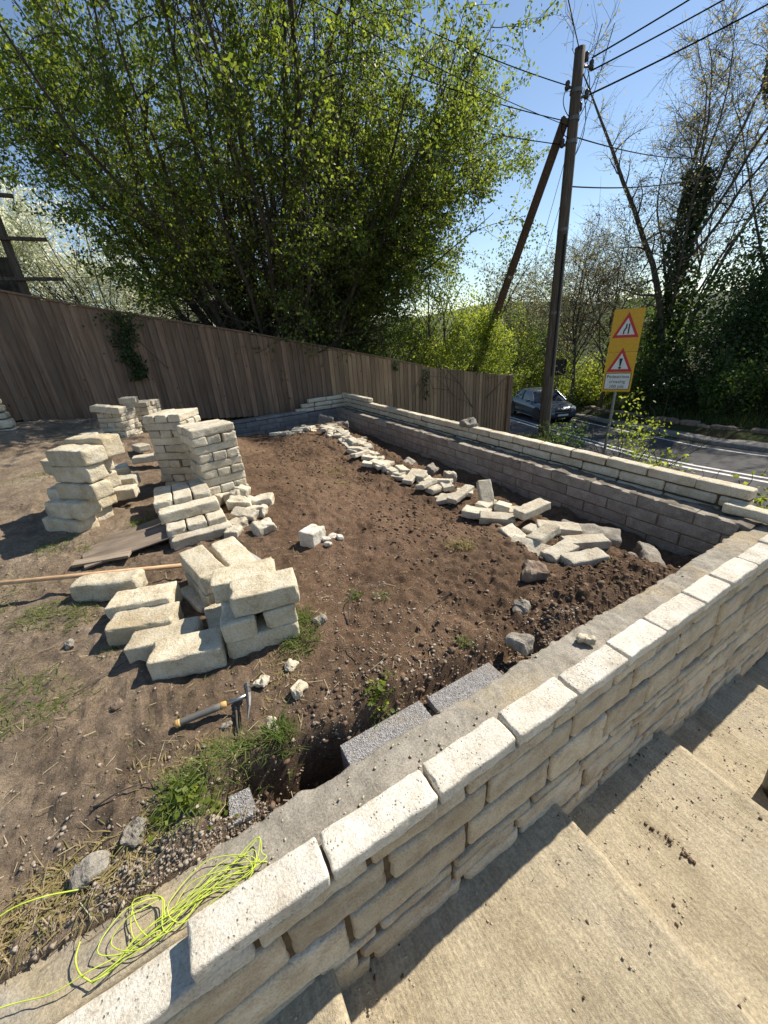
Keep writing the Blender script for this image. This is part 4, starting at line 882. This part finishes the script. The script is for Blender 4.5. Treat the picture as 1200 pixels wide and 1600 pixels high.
# rubble right of the stepped stack
G = 'broken pieces beside the stepped stack'
rub = [(.19,2.86,.12,.13,30,12,'pointed yellow'),(.27,2.78,.14,.14,-20,-15,'half'),(.36,2.83,.15,.16,60,20,'highest'),(.30,2.62,.12,.2,-30,8,'squarish front'),(.46,2.62,.09,.22,-25,0,'flat right-hand'),(.29,2.42,.08,.2,-40,14,'tilted narrow'),(.38,2.46,.08,.19,-35,-10,'smooth'),(.21,2.34,.05,.14,20,0,'low left'),(.37,2.17,.06,.15,15,12,'nearest'),(.16,2.22,.05,.13,60,0,'small buried')]
for x, y, z, L, yw, tl, nm in rub: blk('%s broken stone piece in the heap right of the stepped stack' % nm, x, y, z, L, .11, .09, yw, G, 'small_stone', (tl, tl*.6), .012, .011)
# near stack of big blocks
G = 'near stack of big cream blocks'
def nb(label, x, y, z, yaw, L=.30, Wd=.165, H=.108, tl=(0,0)): blk(label, x, y, z, L, Wd, H, yaw, G, 'cream_stone', tl, .010, .004)
nb('nearest top block of the near cream stack', .135,1.055,.225,-11,.31,.175,.11); nb('second top block of the near cream stack', .075,1.225,.22,-11,.31,.165,.115)
nb('end-on middle block at the front left of the near cream stack', .0,1.13,.115,-100,.33,.15,.11); nb('end-on middle block at the front right of the near cream stack', .185,1.09,.115,-98,.27,.15,.108); nb('hidden middle block in the near cream stack', .1,1.25,.115,-98,.24,.13,.10)
nb('bottom front block of the near cream stack', .075,1.04,.01,-6,.34,.16,.11); nb('bottom left block of the near cream stack', -.08,1.24,.01,-90,.22,.15,.11); nb('bottom back block of the near cream stack', .11,1.24,.01,-8,.28,.16,.11)
nb('left of the two long top blocks behind the near stack', -.10,1.58,.165,-78,.40,.145,.115); nb('yellowish right one of the two long top blocks', .075,1.60,.165,-80,.40,.15,.10,(0,2))
nb('long block under the left of the two long blocks', -.105,1.56,.05,-78,.36,.14,.115); nb('long block under the yellowish long block', .06,1.58,.05,-80,.38,.14,.115); nb('grey bottom block half in shadow at the left of the near stack', -.17,1.55,.01,-70,.3,.12,.08)
G = 'row of four big blocks on the ground'
for lab, x, y, yw, L in [('nearest of the four big cream blocks lying side by side', -.255,1.075,-14,.315), ('second of the four big cream blocks from the front', -.345,1.235,-18,.315), ('third of the four big cream blocks from the front', -.43,1.405,-19,.315), ('farthest of the four big cream blocks, nearest the wooden pole', -.425,1.565,-20,.325)]:
    blk(lab, x, y, sz(x, y)-.02, L, .165, .125, yw, G, 'cream_stone', (0, random.Random(lab).uniform(-3,3)), .010, .004)
blk('single long cream block lying across the wooden pole', -.605, 1.86, .085, .365, .13, .12, -22, 'lone blocks', 'cream_stone', (0,0), .02, .008)
blk('lone squat white block in the middle of the soil', .64, 1.83, .0, .17, .12, .145, 35, 'lone blocks', 'cap_stone', (0,3), .012, .006)
for i, (x, y, s) in enumerate([(.73,1.79,.045),(.80,1.86,.05),(.83,1.77,.045),(.71,1.72,.04)]): blk('%s chip beside the lone squat white block' % ['nearest','farthest','right-hand','lowest'][i], x, y, sz(x,y)-.005, s*1.5, s, s*.7, 40*i, 'chips by the lone block', 'cap_stone', (10,8), .01, .006, 'stone_chip')
# row of loose stones along the trench
G = 'loose stones along the trench'
near = [('upright leaning stone', 2.30,1.80,.0,.27,65,(0,-50)),('flat stone at the left', 2.07,1.66,-.08,.26,-60,(4,0)),('long stone lying crosswise', 2.12,1.47,-.075,.31,-40,(6,4)),('short pale stone', 2.30,1.58,-.06,.19,35,(10,12)),('small stone behind', 2.38,1.47,-.09,.22,-30,(0,0)),('stone pointing at the camera', 2.02,1.19,-.09,.25,-100,(6,8)),('long stone resting on others', 2.36,1.32,.0,.33,-2,(0,-5)),('small square stone', 2.21,1.18,-.10,.15,10,(0,0)),('broad stone at the back', 2.40,1.09,-.10,.36,-38,(4,6)),('long narrow stone', 1.99,.98,-.10,.36,-68,(25,4)),('stone leaning on the long narrow one', 2.15,1.03,-.05,.27,5,(-10,-8)),('broad flat stone near the front', 2.09,.84,-.09,.28,0,(4,-4)),('dark-ended stone half buried', 2.40,.86,-.12,.36,-30,(0,0)),('nearest loose stone', 2.15,.69,-.09,.32,-16,(2,0)),('stone wedged between others', 2.25,1.74,-.08,.22,20,(8,0))]
for nm, x, y, z, L, yw, tl in near: blk('%s in the heap at the near trench end' % nm, x, y, z-.03, L*.93, .125, .068, yw, G, 'small_stone', tl)
rowp = [(1.52,6.15),(1.81,6.33),(2.15,6.26),(2.45,6.1),(2.3,5.2),(2.26,4.75),(2.22,4.3),(2.12,3.8),(2.08,3.4),(2.15,3.05),(2.18,2.75),(2.16,2.4),(2.2,2.15),(2.24,1.98)]
cum = np.concatenate([[0], np.cumsum(np.linalg.norm(np.diff(np.array(rowp), axis=0), axis=1))]); nrow = 76; r5 = random.Random(5)
for i in range(nrow):
    s = cum[-1]*(i+.5)/nrow; x = float(np.interp(s, cum, [p[0] for p in rowp])); y = float(np.interp(s, cum, [p[1] for p in rowp])); x += r5.uniform(-.11,.12); y += r5.uniform(-.06,.06)
    blk('%s stone of the long loose row beside the trench, from the far corner' % ordw(i+1), x, y, sz(x,y)-.02+r5.uniform(0,.06), r5.uniform(.16,.32), .11, .052, r5.choice([-75,-60,-45,-95,-80,30])+r5.uniform(-18,18), G, 'small_stone', (r5.uniform(-12,12), r5.uniform(-12,12)))
blk('large grey block lying in the trench by the far wall', 2.72, 1.02, -.33, .45, .2, .16, -60, 'stones in the trench', 'grey_stone', (6,0), .02, .012)
for lab, x, y, z, L, H, mat, tl in [('upright pale stone standing alone in the trench', 2.62,2.72,-.32,.14,.22,'small_stone',(0,8)),('grey slab leaning in the trench, left one', 2.65,3.7,-.4,.3,.2,'grey_stone',(30,0)),('grey slab leaning in the trench, right one', 2.75,3.3,-.4,.3,.2,'grey_stone',(35,10)),('pointed grey stone in the far corner', 2.75,6.9,-.35,.3,.32,'grey_stone',(0,20)),('second grey stone in the far corner', 3.05,6.7,-.4,.25,.22,'grey_stone',(15,0)),('long grey slab in the far trench', 2.85,5.6,-.4,.6,.1,'grey_stone',(0,4)),('dark slab at the near end of the trench', 2.9,.62,-.42,.4,.14,'grey_stone',(18,0)),('tilted flat slab at the near end of the trench', 2.62,.62,-.3,.32,.06,'grey_stone',(-20,10)),('pale block in the dark behind the loose heap', 2.35,6.75,-.25,.3,.09,'small_stone',(0,15))]:
    blk(lab, x, y, z, L, .13, H, 40 if 'slab' in lab else -30, 'stones in the trench', mat, tl, .02, .014)
# single rocks on the soil
def rock(label, x, y, s, seed, mat='grey_stone', flat=.6, z=None, L=1.3):
    rg_ = np.random.default_rng(seed); me = rbox('rock', s*L, s, s*flat, s*.3, (4,4,3), s*.2, 1.9/s, seed); me.polygons.foreach_set('use_smooth', np.zeros(len(me.polygons), bool)); me.materials.append(mt[mat])
    o = link('rock', me, None, None, (x, y, (sz(x, y) if z is None else z)+s*flat*.3), tuple(rg_.uniform(-.25,.25,2)) + (rg_.uniform(0,6.28),)); tag(o, label, 'rock', 'single rocks'); return o
rock('large brown angular rock on the dark soil near the loose heap', 1.745, .76, .15, 1, 'brown_rock', .5, None, 1.4)
rock('dark wet stone at the back edge of the wall bed', 1.17, .37, .10, 2, 'grey_stone', .8, -.08)
rock('pale stone chip lying on the mortar bed', 1.46, .205, .06, 3, 'pale_wall_stone', .6, -.06)
rock('rock on top of the far wall near the fence end', 3.66, 3.55, .16, 4, 'grey_stone', .5, .14)
for i, (lab, x, y, s) in enumerate([('pale rock just right of the hammer head', -.0,.78,.055),('rock left of the weeds at the wall edge', -.50,.42,.06),('round grey rock right of the near grass tuft', .36,.99,.05),('pale rock in the straw below the near stack', .14,.80,.05),('flat pale rock above the trench hole', .13,.66,.06),('white rock at the lip of the hole', -.02,.56,.05),('small red-brown rock far left', -.56,.97,.035),('flat grey tile half buried in the soil', 1.40,.56,.08),('lone grey rock on the left soil', -.78,1.5,.04),('grey rock near the string end', -.62,.40,.075),('rock under the hammer grip', -.18,.66,.035)]): rock(lab, x, y, s, 20+i, 'pale_wall_stone' if 'pale' in lab or 'white' in lab else 'brown_rock' if 'brown' in lab or 'dark' in lab else 'grey_stone', .65)

# ------------------------------------------------------------------ tools, boards, string
ha = empty('brick_hammer', (-.2, .71, .03)); tag(ha, 'brick hammer with a black and orange grip lying on the soil', 'hammer')
h0 = np.array([-.345,.728,.045]); h1 = np.array([-.062,.70,.055]); hd = unit(h1-h0)
def hp(f): return h0 + (h1-h0)*f
def hc(o): return child(o, ha)
hc(MB().tube([hp(f) for f in (.0,.03,.1,.3,.5,.6)], [.0145,.0155,.0135,.014,.015,.013], 12).build('grip', mt['grip_grey'], smooth=True))
hc(MB().tube([hp(f) for f in (-.012,.0,.055,.058)], [.011,.016,.015,.010], 12).build('grip_end', mt['grip_yellow'], smooth=True))
hc(MB().tube([hp(f) for f in (.58,.6,.66,.67)], [.010,.0148,.013,.009], 12).build('collar', mt['grip_yellow'], smooth=True))
hc(MB().tube([hp(f) for f in (.68,.8,.97)], [.0085,.0085,.010], 10).build('shaft', mt['steel'], smooth=True))
sd = np.array([-hd[1], hd[0], 0]); c = hp(.98)
hc(MB().tube([c + sd*.055, c + sd*.032, c+sd*.03, c + sd*.012, c, c - sd*.02, c - sd*.06 - hd*.004 , c - sd*.105 - hd*.02 - np.array([0,0,.018])], [.0145,.0145,.011,.012,.0145,.0125,.0085,.0035], 8).build('head', mt['worn_steel']))
hc(MB().tube([c + sd*.056, c + sd*.05], .0165, 8).build('striking_face', mt['steel']))
a = np.array([-1.55, 2.30, .235]); b = np.array([-.17, 1.80, .16])
tag(MB().tube([np.zeros(3), (b-a)*.5, b-a], .0135, 12).build('wooden_pole', mt['handle_wood'], None, a, smooth=True), 'long round wooden tool handle lying on the soil under a cream block', 'pole')
o = link('plywood_sheet', rbox('plywood_sheet', .62, .42, .014, .003, (16,8,2), .006, 5, 9), mt['muddy_board'], None, (-.50, 2.50, sz(-.5,2.5)+.018), (R(2), R(-3), R(8))); tag(o, 'muddy curled sheet of board on the soil beside the stepped stack', 'board')
o = link('short_plank', rbox('short_plank', .34, .07, .02, .003, (6,3,2), .002, 5, 10), mt['board_wood'], None, (-.68, 2.30, .135), (R(3), 0, R(-14))); tag(o, 'short worn plank between the wooden handle and the muddy board', 'plank')
o = link('timber_batten', rbox('timber_batten', .52, .035, .025, .003, (6,3,2), .001, 5, 11), mt['grey_board'], None, (.185, 1.86, sz(.185,1.86)+.03), (0, R(3), R(-72))); tag(o, 'pale thin batten lying beside the near cream stack', 'batten')
# bright builder's line
rs = np.random.default_rng(8)
def bez(pts, n=10):
    P = np.array(pts, float); out = []
    P = np.vstack([P[0]*2-P[1], P, P[-1]*2-P[-2]])
    for i in range(1, len(P)-2):
        for t in np.linspace(0, 1, n, endpoint=False):
            out.append(.5*((2*P[i]) + (-P[i-1]+P[i+1])*t + (2*P[i-1]-5*P[i]+4*P[i+1]-P[i+2])*t*t + (-P[i-1]+3*P[i]-3*P[i+1]+P[i+2])*t**3))
    return np.array(out + [P[-2]])
ctrl = [(-.95,.215),(-.80,.205),(-.68,.165),(-.60,.16),(-.52,.155),(-.45,.15)]
for k in range(7):
    f = rs.uniform(0, 1); ctrl += [(-.40+rs.normal(0,.03), .175+rs.normal(0,.02)), (-.30+rs.normal(0,.05), .215+rs.normal(0,.02)), (-.185+rs.normal(0,.018), .19+rs.normal(0,.02)), (-.20+rs.normal(0,.02), .15+rs.normal(0,.012)), (-.31+rs.normal(0,.03), .155+rs.normal(0,.02)), (-.42+rs.normal(0,.04), .14+rs.normal(0,.02))]
    if k % 2 == 0: ctrl += [(-.55+rs.normal(0,.03), .185+rs.normal(0,.03)), (-.53+rs.normal(0,.03), .24+rs.normal(0,.015)), (-.44, .225)]
    if k % 4 == 1: ctrl += [(-.56, .115), (-.60, .12), (-.56,.14)]
ctrl = [(x, max(.135, y)) for x, y in ctrl]
P = bez([(x, y, 0) for x, y in ctrl], 8); zz = -.058 + .006*np.abs(vn(P*35, 3)) + .008*rs.random(len(P)).cumsum()%.012
P[:,2] = -.056 + .010*(.5+.5*np.sin(np.arange(len(P))*.37)) 
tag(MB().tube(P, .0014, 5).build('string_line', mt['neon_string'], smooth=True), "tangle of neon yellow builder's line on the concrete behind the caps", 'string')
P = bez([(-.64,.245,-.058),(-.645,.21,-.055),(-.63,.17,-.052),(-.60,.135,-.058)], 8); tag(MB().tube(P, .002, 5).build('string_line', mt['neon_string'], smooth=True), 'short loose end of neon yellow line left of the tangle', 'string')
P = bez([(-.98,.33,-.02),(-.88,.365,.0),(-.80,.385,.01),(-.72,.37,.012),(-.64,.35,-.01)], 8); tag(MB().tube(P, .002, 5).build('string_line', mt['neon_string'], smooth=True), 'piece of neon yellow line lying over dry grass at the left edge', 'string')
# made-up bucket shape standing in for an unclear dark shape by the step
bk = empty('dark_stand_in', (2.52, -.70, -1.285)); tag(bk, 'made-up dark bucket-shaped stand-in just showing at the right edge on the step', 'object')
child(MB().lathe([(.10,0),(.11,.005),(.125,.22),(.135,.235),(.118,.235),(.10,.02)], 24, Matrix.Translation((2.56,-.55,-1.283))).build('shell', mt['black_plastic'], smooth=True), bk)
child(MB().tube([(2.56+.13*math.cos(a), -.55, -1.283+.22+.11*math.sin(a)) for a in np.linspace(0, math.pi, 14)], .004, 6).build('handle', mt['worn_steel']), bk)

# ------------------------------------------------------------------ ground litter (nobody could count it)
def lumps(name, P, s, mat, seed, flat=.65):
    rg_ = np.random.default_rng(seed); n = len(P)
    base = np.array([(1,0,0),(-1,0,0),(0,1,0),(0,-1,0),(0,0,1),(0,0,-1),(.62,.62,.3),(-.62,.62,.3),(.62,-.62,.3),(-.62,-.62,.3)], float)
    Fs = np.array([(6,2,4),(6,4,0),(6,0,2),(7,4,2),(7,1,4),(7,2,1),(8,0,4),(8,4,3),(8,3,0),(9,3,4),(9,4,1),(9,1,3),(0,5,2),(2,5,1),(1,5,3),(3,5,0)])
    V = base[None]*rg_.uniform(.5,1.4,(n,10,1))*np.asarray(s)[:,None,None]*rg_.uniform(.7,1.3,(n,1,3))
    V[:,:,2] *= flat; a = rg_.uniform(0,6.28,n); c_, s_ = np.cos(a)[:,None], np.sin(a)[:,None]
    X = V[:,:,0]*c_ - V[:,:,1]*s_; Y = V[:,:,0]*s_ + V[:,:,1]*c_; V[:,:,0] = X; V[:,:,1] = Y
    V += np.asarray(P)[:,None,:]
    o = link(name, mesh_np(name, V.reshape(-1,3), (np.arange(n)[:,None,None]*10 + Fs[None]).reshape(-1,3)), mt[mat]); return tag(o, kind='stuff')
rg = np.random.default_rng(77)
n = 26000; x = rg.uniform(-.3,2.7,n); y = .3 + 6*rg.random(n)**1.6; w = sstep(.5,1.6,x+.4*n2(x,y,1.5,60)) + .6*sstep(.75,.5,y)*sstep(-.4,.2,x)
k = rg.random(n) < w*(.35+.65*sstep(-.2,.3,n2(x,y,2.5,61))); x, y = x[k], y[k]
s = .0025 + .016*rg.random(len(x))**5; tag(lumps('soil_clods', np.stack([x, y, soil_z(x,y)+s*.2], 1), s, 'clods', 3), 'loose dark clods of dug soil', 'soil')
n = 16000; x = rg.uniform(-1.4,1.6,n); y = .26 + 2.6*rg.random(n)**2.2; d = n2(x,y,1.8,62) + .9*sstep(.75,.3,y) - .35*sstep(.8,1.6,x); k = rg.random(n) < sstep(-.1,1.,d)
x, y = x[k], y[k]; s = .0018 + .0085*rg.random(len(x))**3.5; tag(lumps('gravel', np.stack([x, y, soil_z(x,y)+s*.25], 1), s, 'pebble', 4), 'loose gravel and stone chips scattered over the soil', 'gravel')
# gravel spill at the wall edge
n = 1300; x = rg.uniform(-.62,-.12,n); y = .285 + .10*rg.random(n)**1.3; s = .0016+.0060*rg.random(n)**4; tag(lumps('gravel', np.stack([x, y, np.maximum(soil_z(x,y), -.1)+s*.4], 1), s, 'pebble', 5), 'pale gravel heaped along the back of the wall by the string', 'gravel')
n = 9000; x = rg.uniform(-1.5,1.4,n); y = .3 + 3.2*rg.random(n)**1.7; s = .0015 + .006*rg.random(n)**4; tag(lumps('soil_crumbs', np.stack([x, y, soil_z(x,y)+s*.2], 1), s, 'crumb', 8), 'fine dry crumbs of earth over the trodden soil', 'soil')
n = 500; x = rg.uniform(-1.2,3.4,n); y = rg.uniform(.13,.29,n); k = n2(x,y,3,64) > -.1; x, y = x[k], y[k]; s = .0015 + .006*rg.random(len(x))**3; tag(lumps('mortar_crumbs', np.stack([x, y, x*0-.071], 1), s, 'sand_crumb', 9), 'crumbs of dried mortar on the concrete behind the caps', 'mortar')
n = 3000; x = rg.uniform(-.4,3.3,n); y = -.02 - .5*rg.random(n)**1.6; k = rg.random(n) < .3+.7*sstep(-.2,.3,n2(x,y,4,65)); x, y = x[k], y[k]; s = .0012+.0055*rg.random(len(x))**3
tag(lumps('mortar_crumbs', np.stack([x, y, np.array([floor_at(v) for v in x])+.005+.014*sstep(-.42,-.02,y)], 1), s, 'sand_crumb', 10), 'sandy mortar droppings on the steps along the wall', 'mortar')
# grit on the steps
n = 1500; x = rg.uniform(-.4,3.3,n); y = -.0 - 1.6*rg.random(n)**1.6; k = rg.random(n) < .25+.75*sstep(0,.5,n2(x,y,2.5,63)); x, y = x[k], y[k]
zf = np.array([floor_at(v) for v in x]); s = .0015+.0075*rg.random(len(x))**5; tag(lumps('grit', np.stack([x, y, zf+.006+.012*sstep(-.42,-.02,y)], 1), s, 'clods', 6), 'crumbs of soil and grit on the sandy steps', 'grit')
n = 34; u_ = rg.normal(0,.06,n); x = 1.60+u_*.35+rg.normal(0,.016,n); y = -.36-u_+rg.normal(0,.016,n); s = .003+.010*rg.random(n)**2.5; tag(lumps('grit', np.stack([x, y, x*0-1.045], 1), s, 'clods', 7), 'small heap of soil crumbs on the middle step', 'grit')
def blades(name, tufts, mat, seed, label):
    rg_ = np.random.default_rng(seed); V = []; F = []
    for cx, cy, rad, h, n, lean in tufts:
        for _ in range(n):
            a = rg_.uniform(0,6.283); r_ = rad*rg_.random()**.6; x, y = cx+r_*math.cos(a), cy+r_*math.sin(a); z = sz_fast(x, y)
            hh = h*rg_.uniform(.4,1.2); b_ = rg_.uniform(0,6.283); sp = lean*hh*rg_.uniform(.3,1.2); dx_, dy_ = math.cos(b_)*sp, math.sin(b_)*sp; w = rg_.uniform(.0011,.0026); px, py = -math.sin(b_)*w, math.cos(b_)*w
            i = len(V); up_ = math.sqrt(max(.04, hh*hh - sp*sp*.7)) if False else hh*max(.15, 1-.55*lean)
            V += [(x-px,y-py,z-.004),(x+px,y+py,z-.004),(x+dx_*.4+px*.8,y+dy_*.4+py*.8,z+up_*.65),(x+dx_*.4-px*.8,y+dy_*.4-py*.8,z+up_*.65),(x+dx_+px*.15,y+dy_+py*.15,z+up_*.8),(x+dx_-px*.15,y+dy_-py*.15,z+up_*.8)]
            F += [(i,i+1,i+2,i+3),(i+3,i+2,i+4,i+5)]
    o = link(name, mesh_np(name, V, F), mt[mat]); return tag(o, label, 'grass', kind='stuff')
_gx = np.linspace(-4,3.4,371); _gy = np.linspace(.2,8,391); _GX, _GY = np.meshgrid(_gx, _gy); _GZ = soil_z(_GX, _GY)
def sz_fast(x, y):
    i = min(389, max(0, int((y-.2)/(7.8/390)))); j = min(369, max(0, int((x+4)/(7.4/370)))); return float(_GZ[i, j])
blades('grass', [(.24,.96,.11,.07,420,.8),(.29,1.06,.07,.06,150,.8),(.2,.87,.08,.05,130,1.),(-.005,.50,.055,.11,300,.7),(-.33,.45,.10,.08,420,1.),(-.22,.52,.09,.06,200,1.2),(-.12,.50,.06,.08,160,1.),(.4,.42,.05,.06,110,.8),(.47,.45,.05,.05,90,.8),(.93,.50,.05,.05,80,.8),(.62,1.1,.05,.05,90,.9),(.75,1.0,.05,.04,50,1.),
  (-.92,1.2,.2,.06,260,1.6),(-.78,1.1,.14,.05,90,1.6),(-1.1,1.35,.2,.06,180,1.6),(-.5,.8,.2,.03,90,1.6),(-.2,1.0,.15,.03,60,1.6),(-.78,1.72,.12,.05,240,1.1),(-.95,1.85,.13,.06,260,1.1),(-1.2,2.2,.2,.06,200,1.1),(-.35,2.55,.1,.08,320,.9),(-.42,2.75,.09,.07,200,.9),(-.95,2.62,.14,.05,260,1.1),(-.75,2.5,.1,.045,120,1.2),(-.6,1.35,.06,.03,70,1.2),(-1.3,4.3,.3,.06,200,1.1)], 'grass', 9, 'short green grass tufts scattered over the soil')
blades('grass', [(1.56,1.22,.07,.07,260,.8),(1.50,1.27,.06,.06,120,.9),(2.25,.62,.08,.04,90,1.),(2.3,.95,.05,.05,70,.9),(1.55,3.6,.12,.07,160,.9),(1.4,3.0,.08,.05,90,1.),(-.62,.40,.11,.05,520,1.7),(-.78,.40,.10,.05,380,1.7),(-.5,.38,.09,.04,300,1.7),(.12,.82,.10,.04,160,1.6),(.05,.7,.1,.03,120,1.7),(-.25,.55,.12,.04,220,1.6),(-.4,.6,.12,.03,120,1.7)], 'dry_grass', 10, 'dry yellowed grass lying in patches on the soil')
# leafy weeds hanging over the hole
rgw = np.random.default_rng(13); P = np.array([(-.33,.43,.0)]) + rgw.normal(0,1,(170,3))*np.array([.06,.035,.018]); P[:,2] = np.array([sz_fast(a, b_) for a, b_ in P[:,:2]]) + .01 + .035*rgw.random(170)
wd_ = empty('weed', (-.33,.43,-.03)); tag(wd_, 'leafy green weed growing at the edge of the hole behind the wall', 'plant')
child(link('foliage', leaves_mesh('foliage', P, .022, rgw, .85, .1, .9), mt['bright_leaf']), wd_)
wd_ = empty('weed', (.42,.44,-.05)); tag(wd_, 'small yellow-green weed beside the grey concrete block', 'plant')
P = np.array([(.40,.445,.0)]) + rgw.normal(0,1,(70,3))*np.array([.03,.02,.0]); P[:,2] = np.array([sz_fast(a, b_) for a, b_ in P[:,:2]]) + .01 + .03*rgw.random(70)
child(link('foliage', leaves_mesh('foliage', P, .026, rgw, .8, .1, .9), mt['bright_leaf']), wd_)
# straw and twigs
V = []; F = []; r9 = np.random.default_rng(14)
for _ in range(800):
    x = r9.uniform(-1.3,1.3); y = .3+2.2*r9.random()**1.7
    if r9.random() > .35 + .65*(x < .5): continue
    L = r9.uniform(.015,.075); a = r9.uniform(0,6.283); w = r9.uniform(.0006,.0013); dx_, dy_ = math.cos(a)*L/2, math.sin(a)*L/2; z = sz_fast(x,y)+.009; tz = r9.uniform(-.008,.012)
    i = len(V); px, py = -math.sin(a)*w, math.cos(a)*w; V += [(x-dx_-px,y-dy_-py,z-tz),(x-dx_+px,y-dy_+py,z-tz),(x+dx_+px,y+dy_+py,z+tz),(x+dx_-px,y+dy_-py,z+tz)]; F.append((i,i+1,i+2,i+3))
tag(link('straw', mesh_np('straw', V, F), mt['straw']), 'dry stalks and straw scattered on the soil', 'straw', kind='stuff')
def twig(label, pts, r=.004):
    P = bez([(x, y, sz_fast(x, y)+z) for x, y, z in pts], 6); tag(MB().tube(P, np.linspace(r, r*.4, len(P)), 6).build('twig', mt['twig_bark'], smooth=True), label, 'twig', 'twigs on the soil')
twig('bent twig arching over the soil right of the near stack', [(.5,.92,.01),(.55,1.02,.05),(.66,1.1,.07),(.82,1.1,.02)]); twig('forked dark twig below the bent twig', [(.36,.80,.01),(.42,.70,.03),(.47,.6,.01)], .003); twig('short stick below the hammer', [(-.13,.69,.02),(-.14,.62,.015),(-.145,.56,.01)], .005)
twig('thin root lying left of the weeds', [(-.62,.58,.012),(-.52,.57,.02),(-.40,.53,.015)], .004); twig('long stick at the left below the grass', [(-.72,1.12,.01),(-.6,1.2,.02),(-.45,1.24,.012)], .003); twig('twig lying across the dug soil in the middle', [(.9,.8,.01),(1.05,.85,.02),(1.2,.83,.01)], .003)

# ------------------------------------------------------------------ plants outside the far wall
G4 = 'young plants beyond the far wall'
def sapling(label, x, y, h, w, n, seed, lm='bright_leaf', s=.06):
    g0 = gz(x, y); leaf_shrub('sapling', label, 'plant', (x, y, g0), [(0,0,h*.72,w,w,h*.34),(w*.3,0,h*.45,w*.9,w*.9,h*.3)], n, s, lm, 7, seed, G4, 'twig_bark', .012)
sapling('tall young sapling in front of the road sign post', 6.6, 2.95, 1.75, .35, 360, 71); sapling('second young sapling right of the tall one', 6.4, 2.45, 1.4, .35, 280, 72)
sapling('low leafy plant over the middle of the far wall', 5.4, 1.75, 1.2, .28, 220, 73); sapling('lime green plant near the right end of the far wall', 5.0, .78, 1.25, .2, 130, 74, s=.07); sapling('leafy plant at the right edge beyond the far wall', 4.9, .45, 1.05, .3, 200, 75)
sapling('bramble at the foot of the telegraph pole', 8.2, 5.3, .7, .6, 420, 76, 'dark_leaf'); sapling('weeds in front of the telegraph pole foot', 7.5, 4.9, .6, .7, 380, 77, 'dark_leaf')
# rough grass on the verges
def verge(name, label, xs, ys, n, h, seed, mat='grass', w=.012):
    rg_ = np.random.default_rng(seed); x = rg_.uniform(*xs, n); y = rg_.uniform(*ys, n); d = x - road_x(y); k = (d < -3.7) | (d > 4.9); x, y = x[k], y[k]; z = ground_z(x, y); n = len(x)
    a = rg_.uniform(0,6.283,n); H = h*rg_.uniform(.4,1.3,n); b_ = rg_.uniform(0,6.283,n); V = np.empty((n,3,3)); V[:,0] = np.stack([x-w*np.cos(a), y-w*np.sin(a), z-.02],1); V[:,1] = np.stack([x+w*np.cos(a), y+w*np.sin(a), z-.02],1); V[:,2] = np.stack([x+H*.5*np.cos(b_), y+H*.5*np.sin(b_), z+H],1)
    tag(link(name, mesh_np(name, V.reshape(-1,3), np.arange(n*3).reshape(-1,3)), mt[mat]), label, 'grass', kind='stuff')
verge('grass', 'rough grass on the bank between the far wall and the road', (3.9,9.8), (-1,8.2), 15000, .14, 81, 'verge_grass', .008)
verge('grass', 'long grass under the hedge across the road', (16.5,24), (1,24), 16000, .32, 82, 'verge_grass', .02)
verge('grass', 'rough grass behind the fence', (-3,11), (8.4,13), 12000, .3, 83, 'grass', .015)
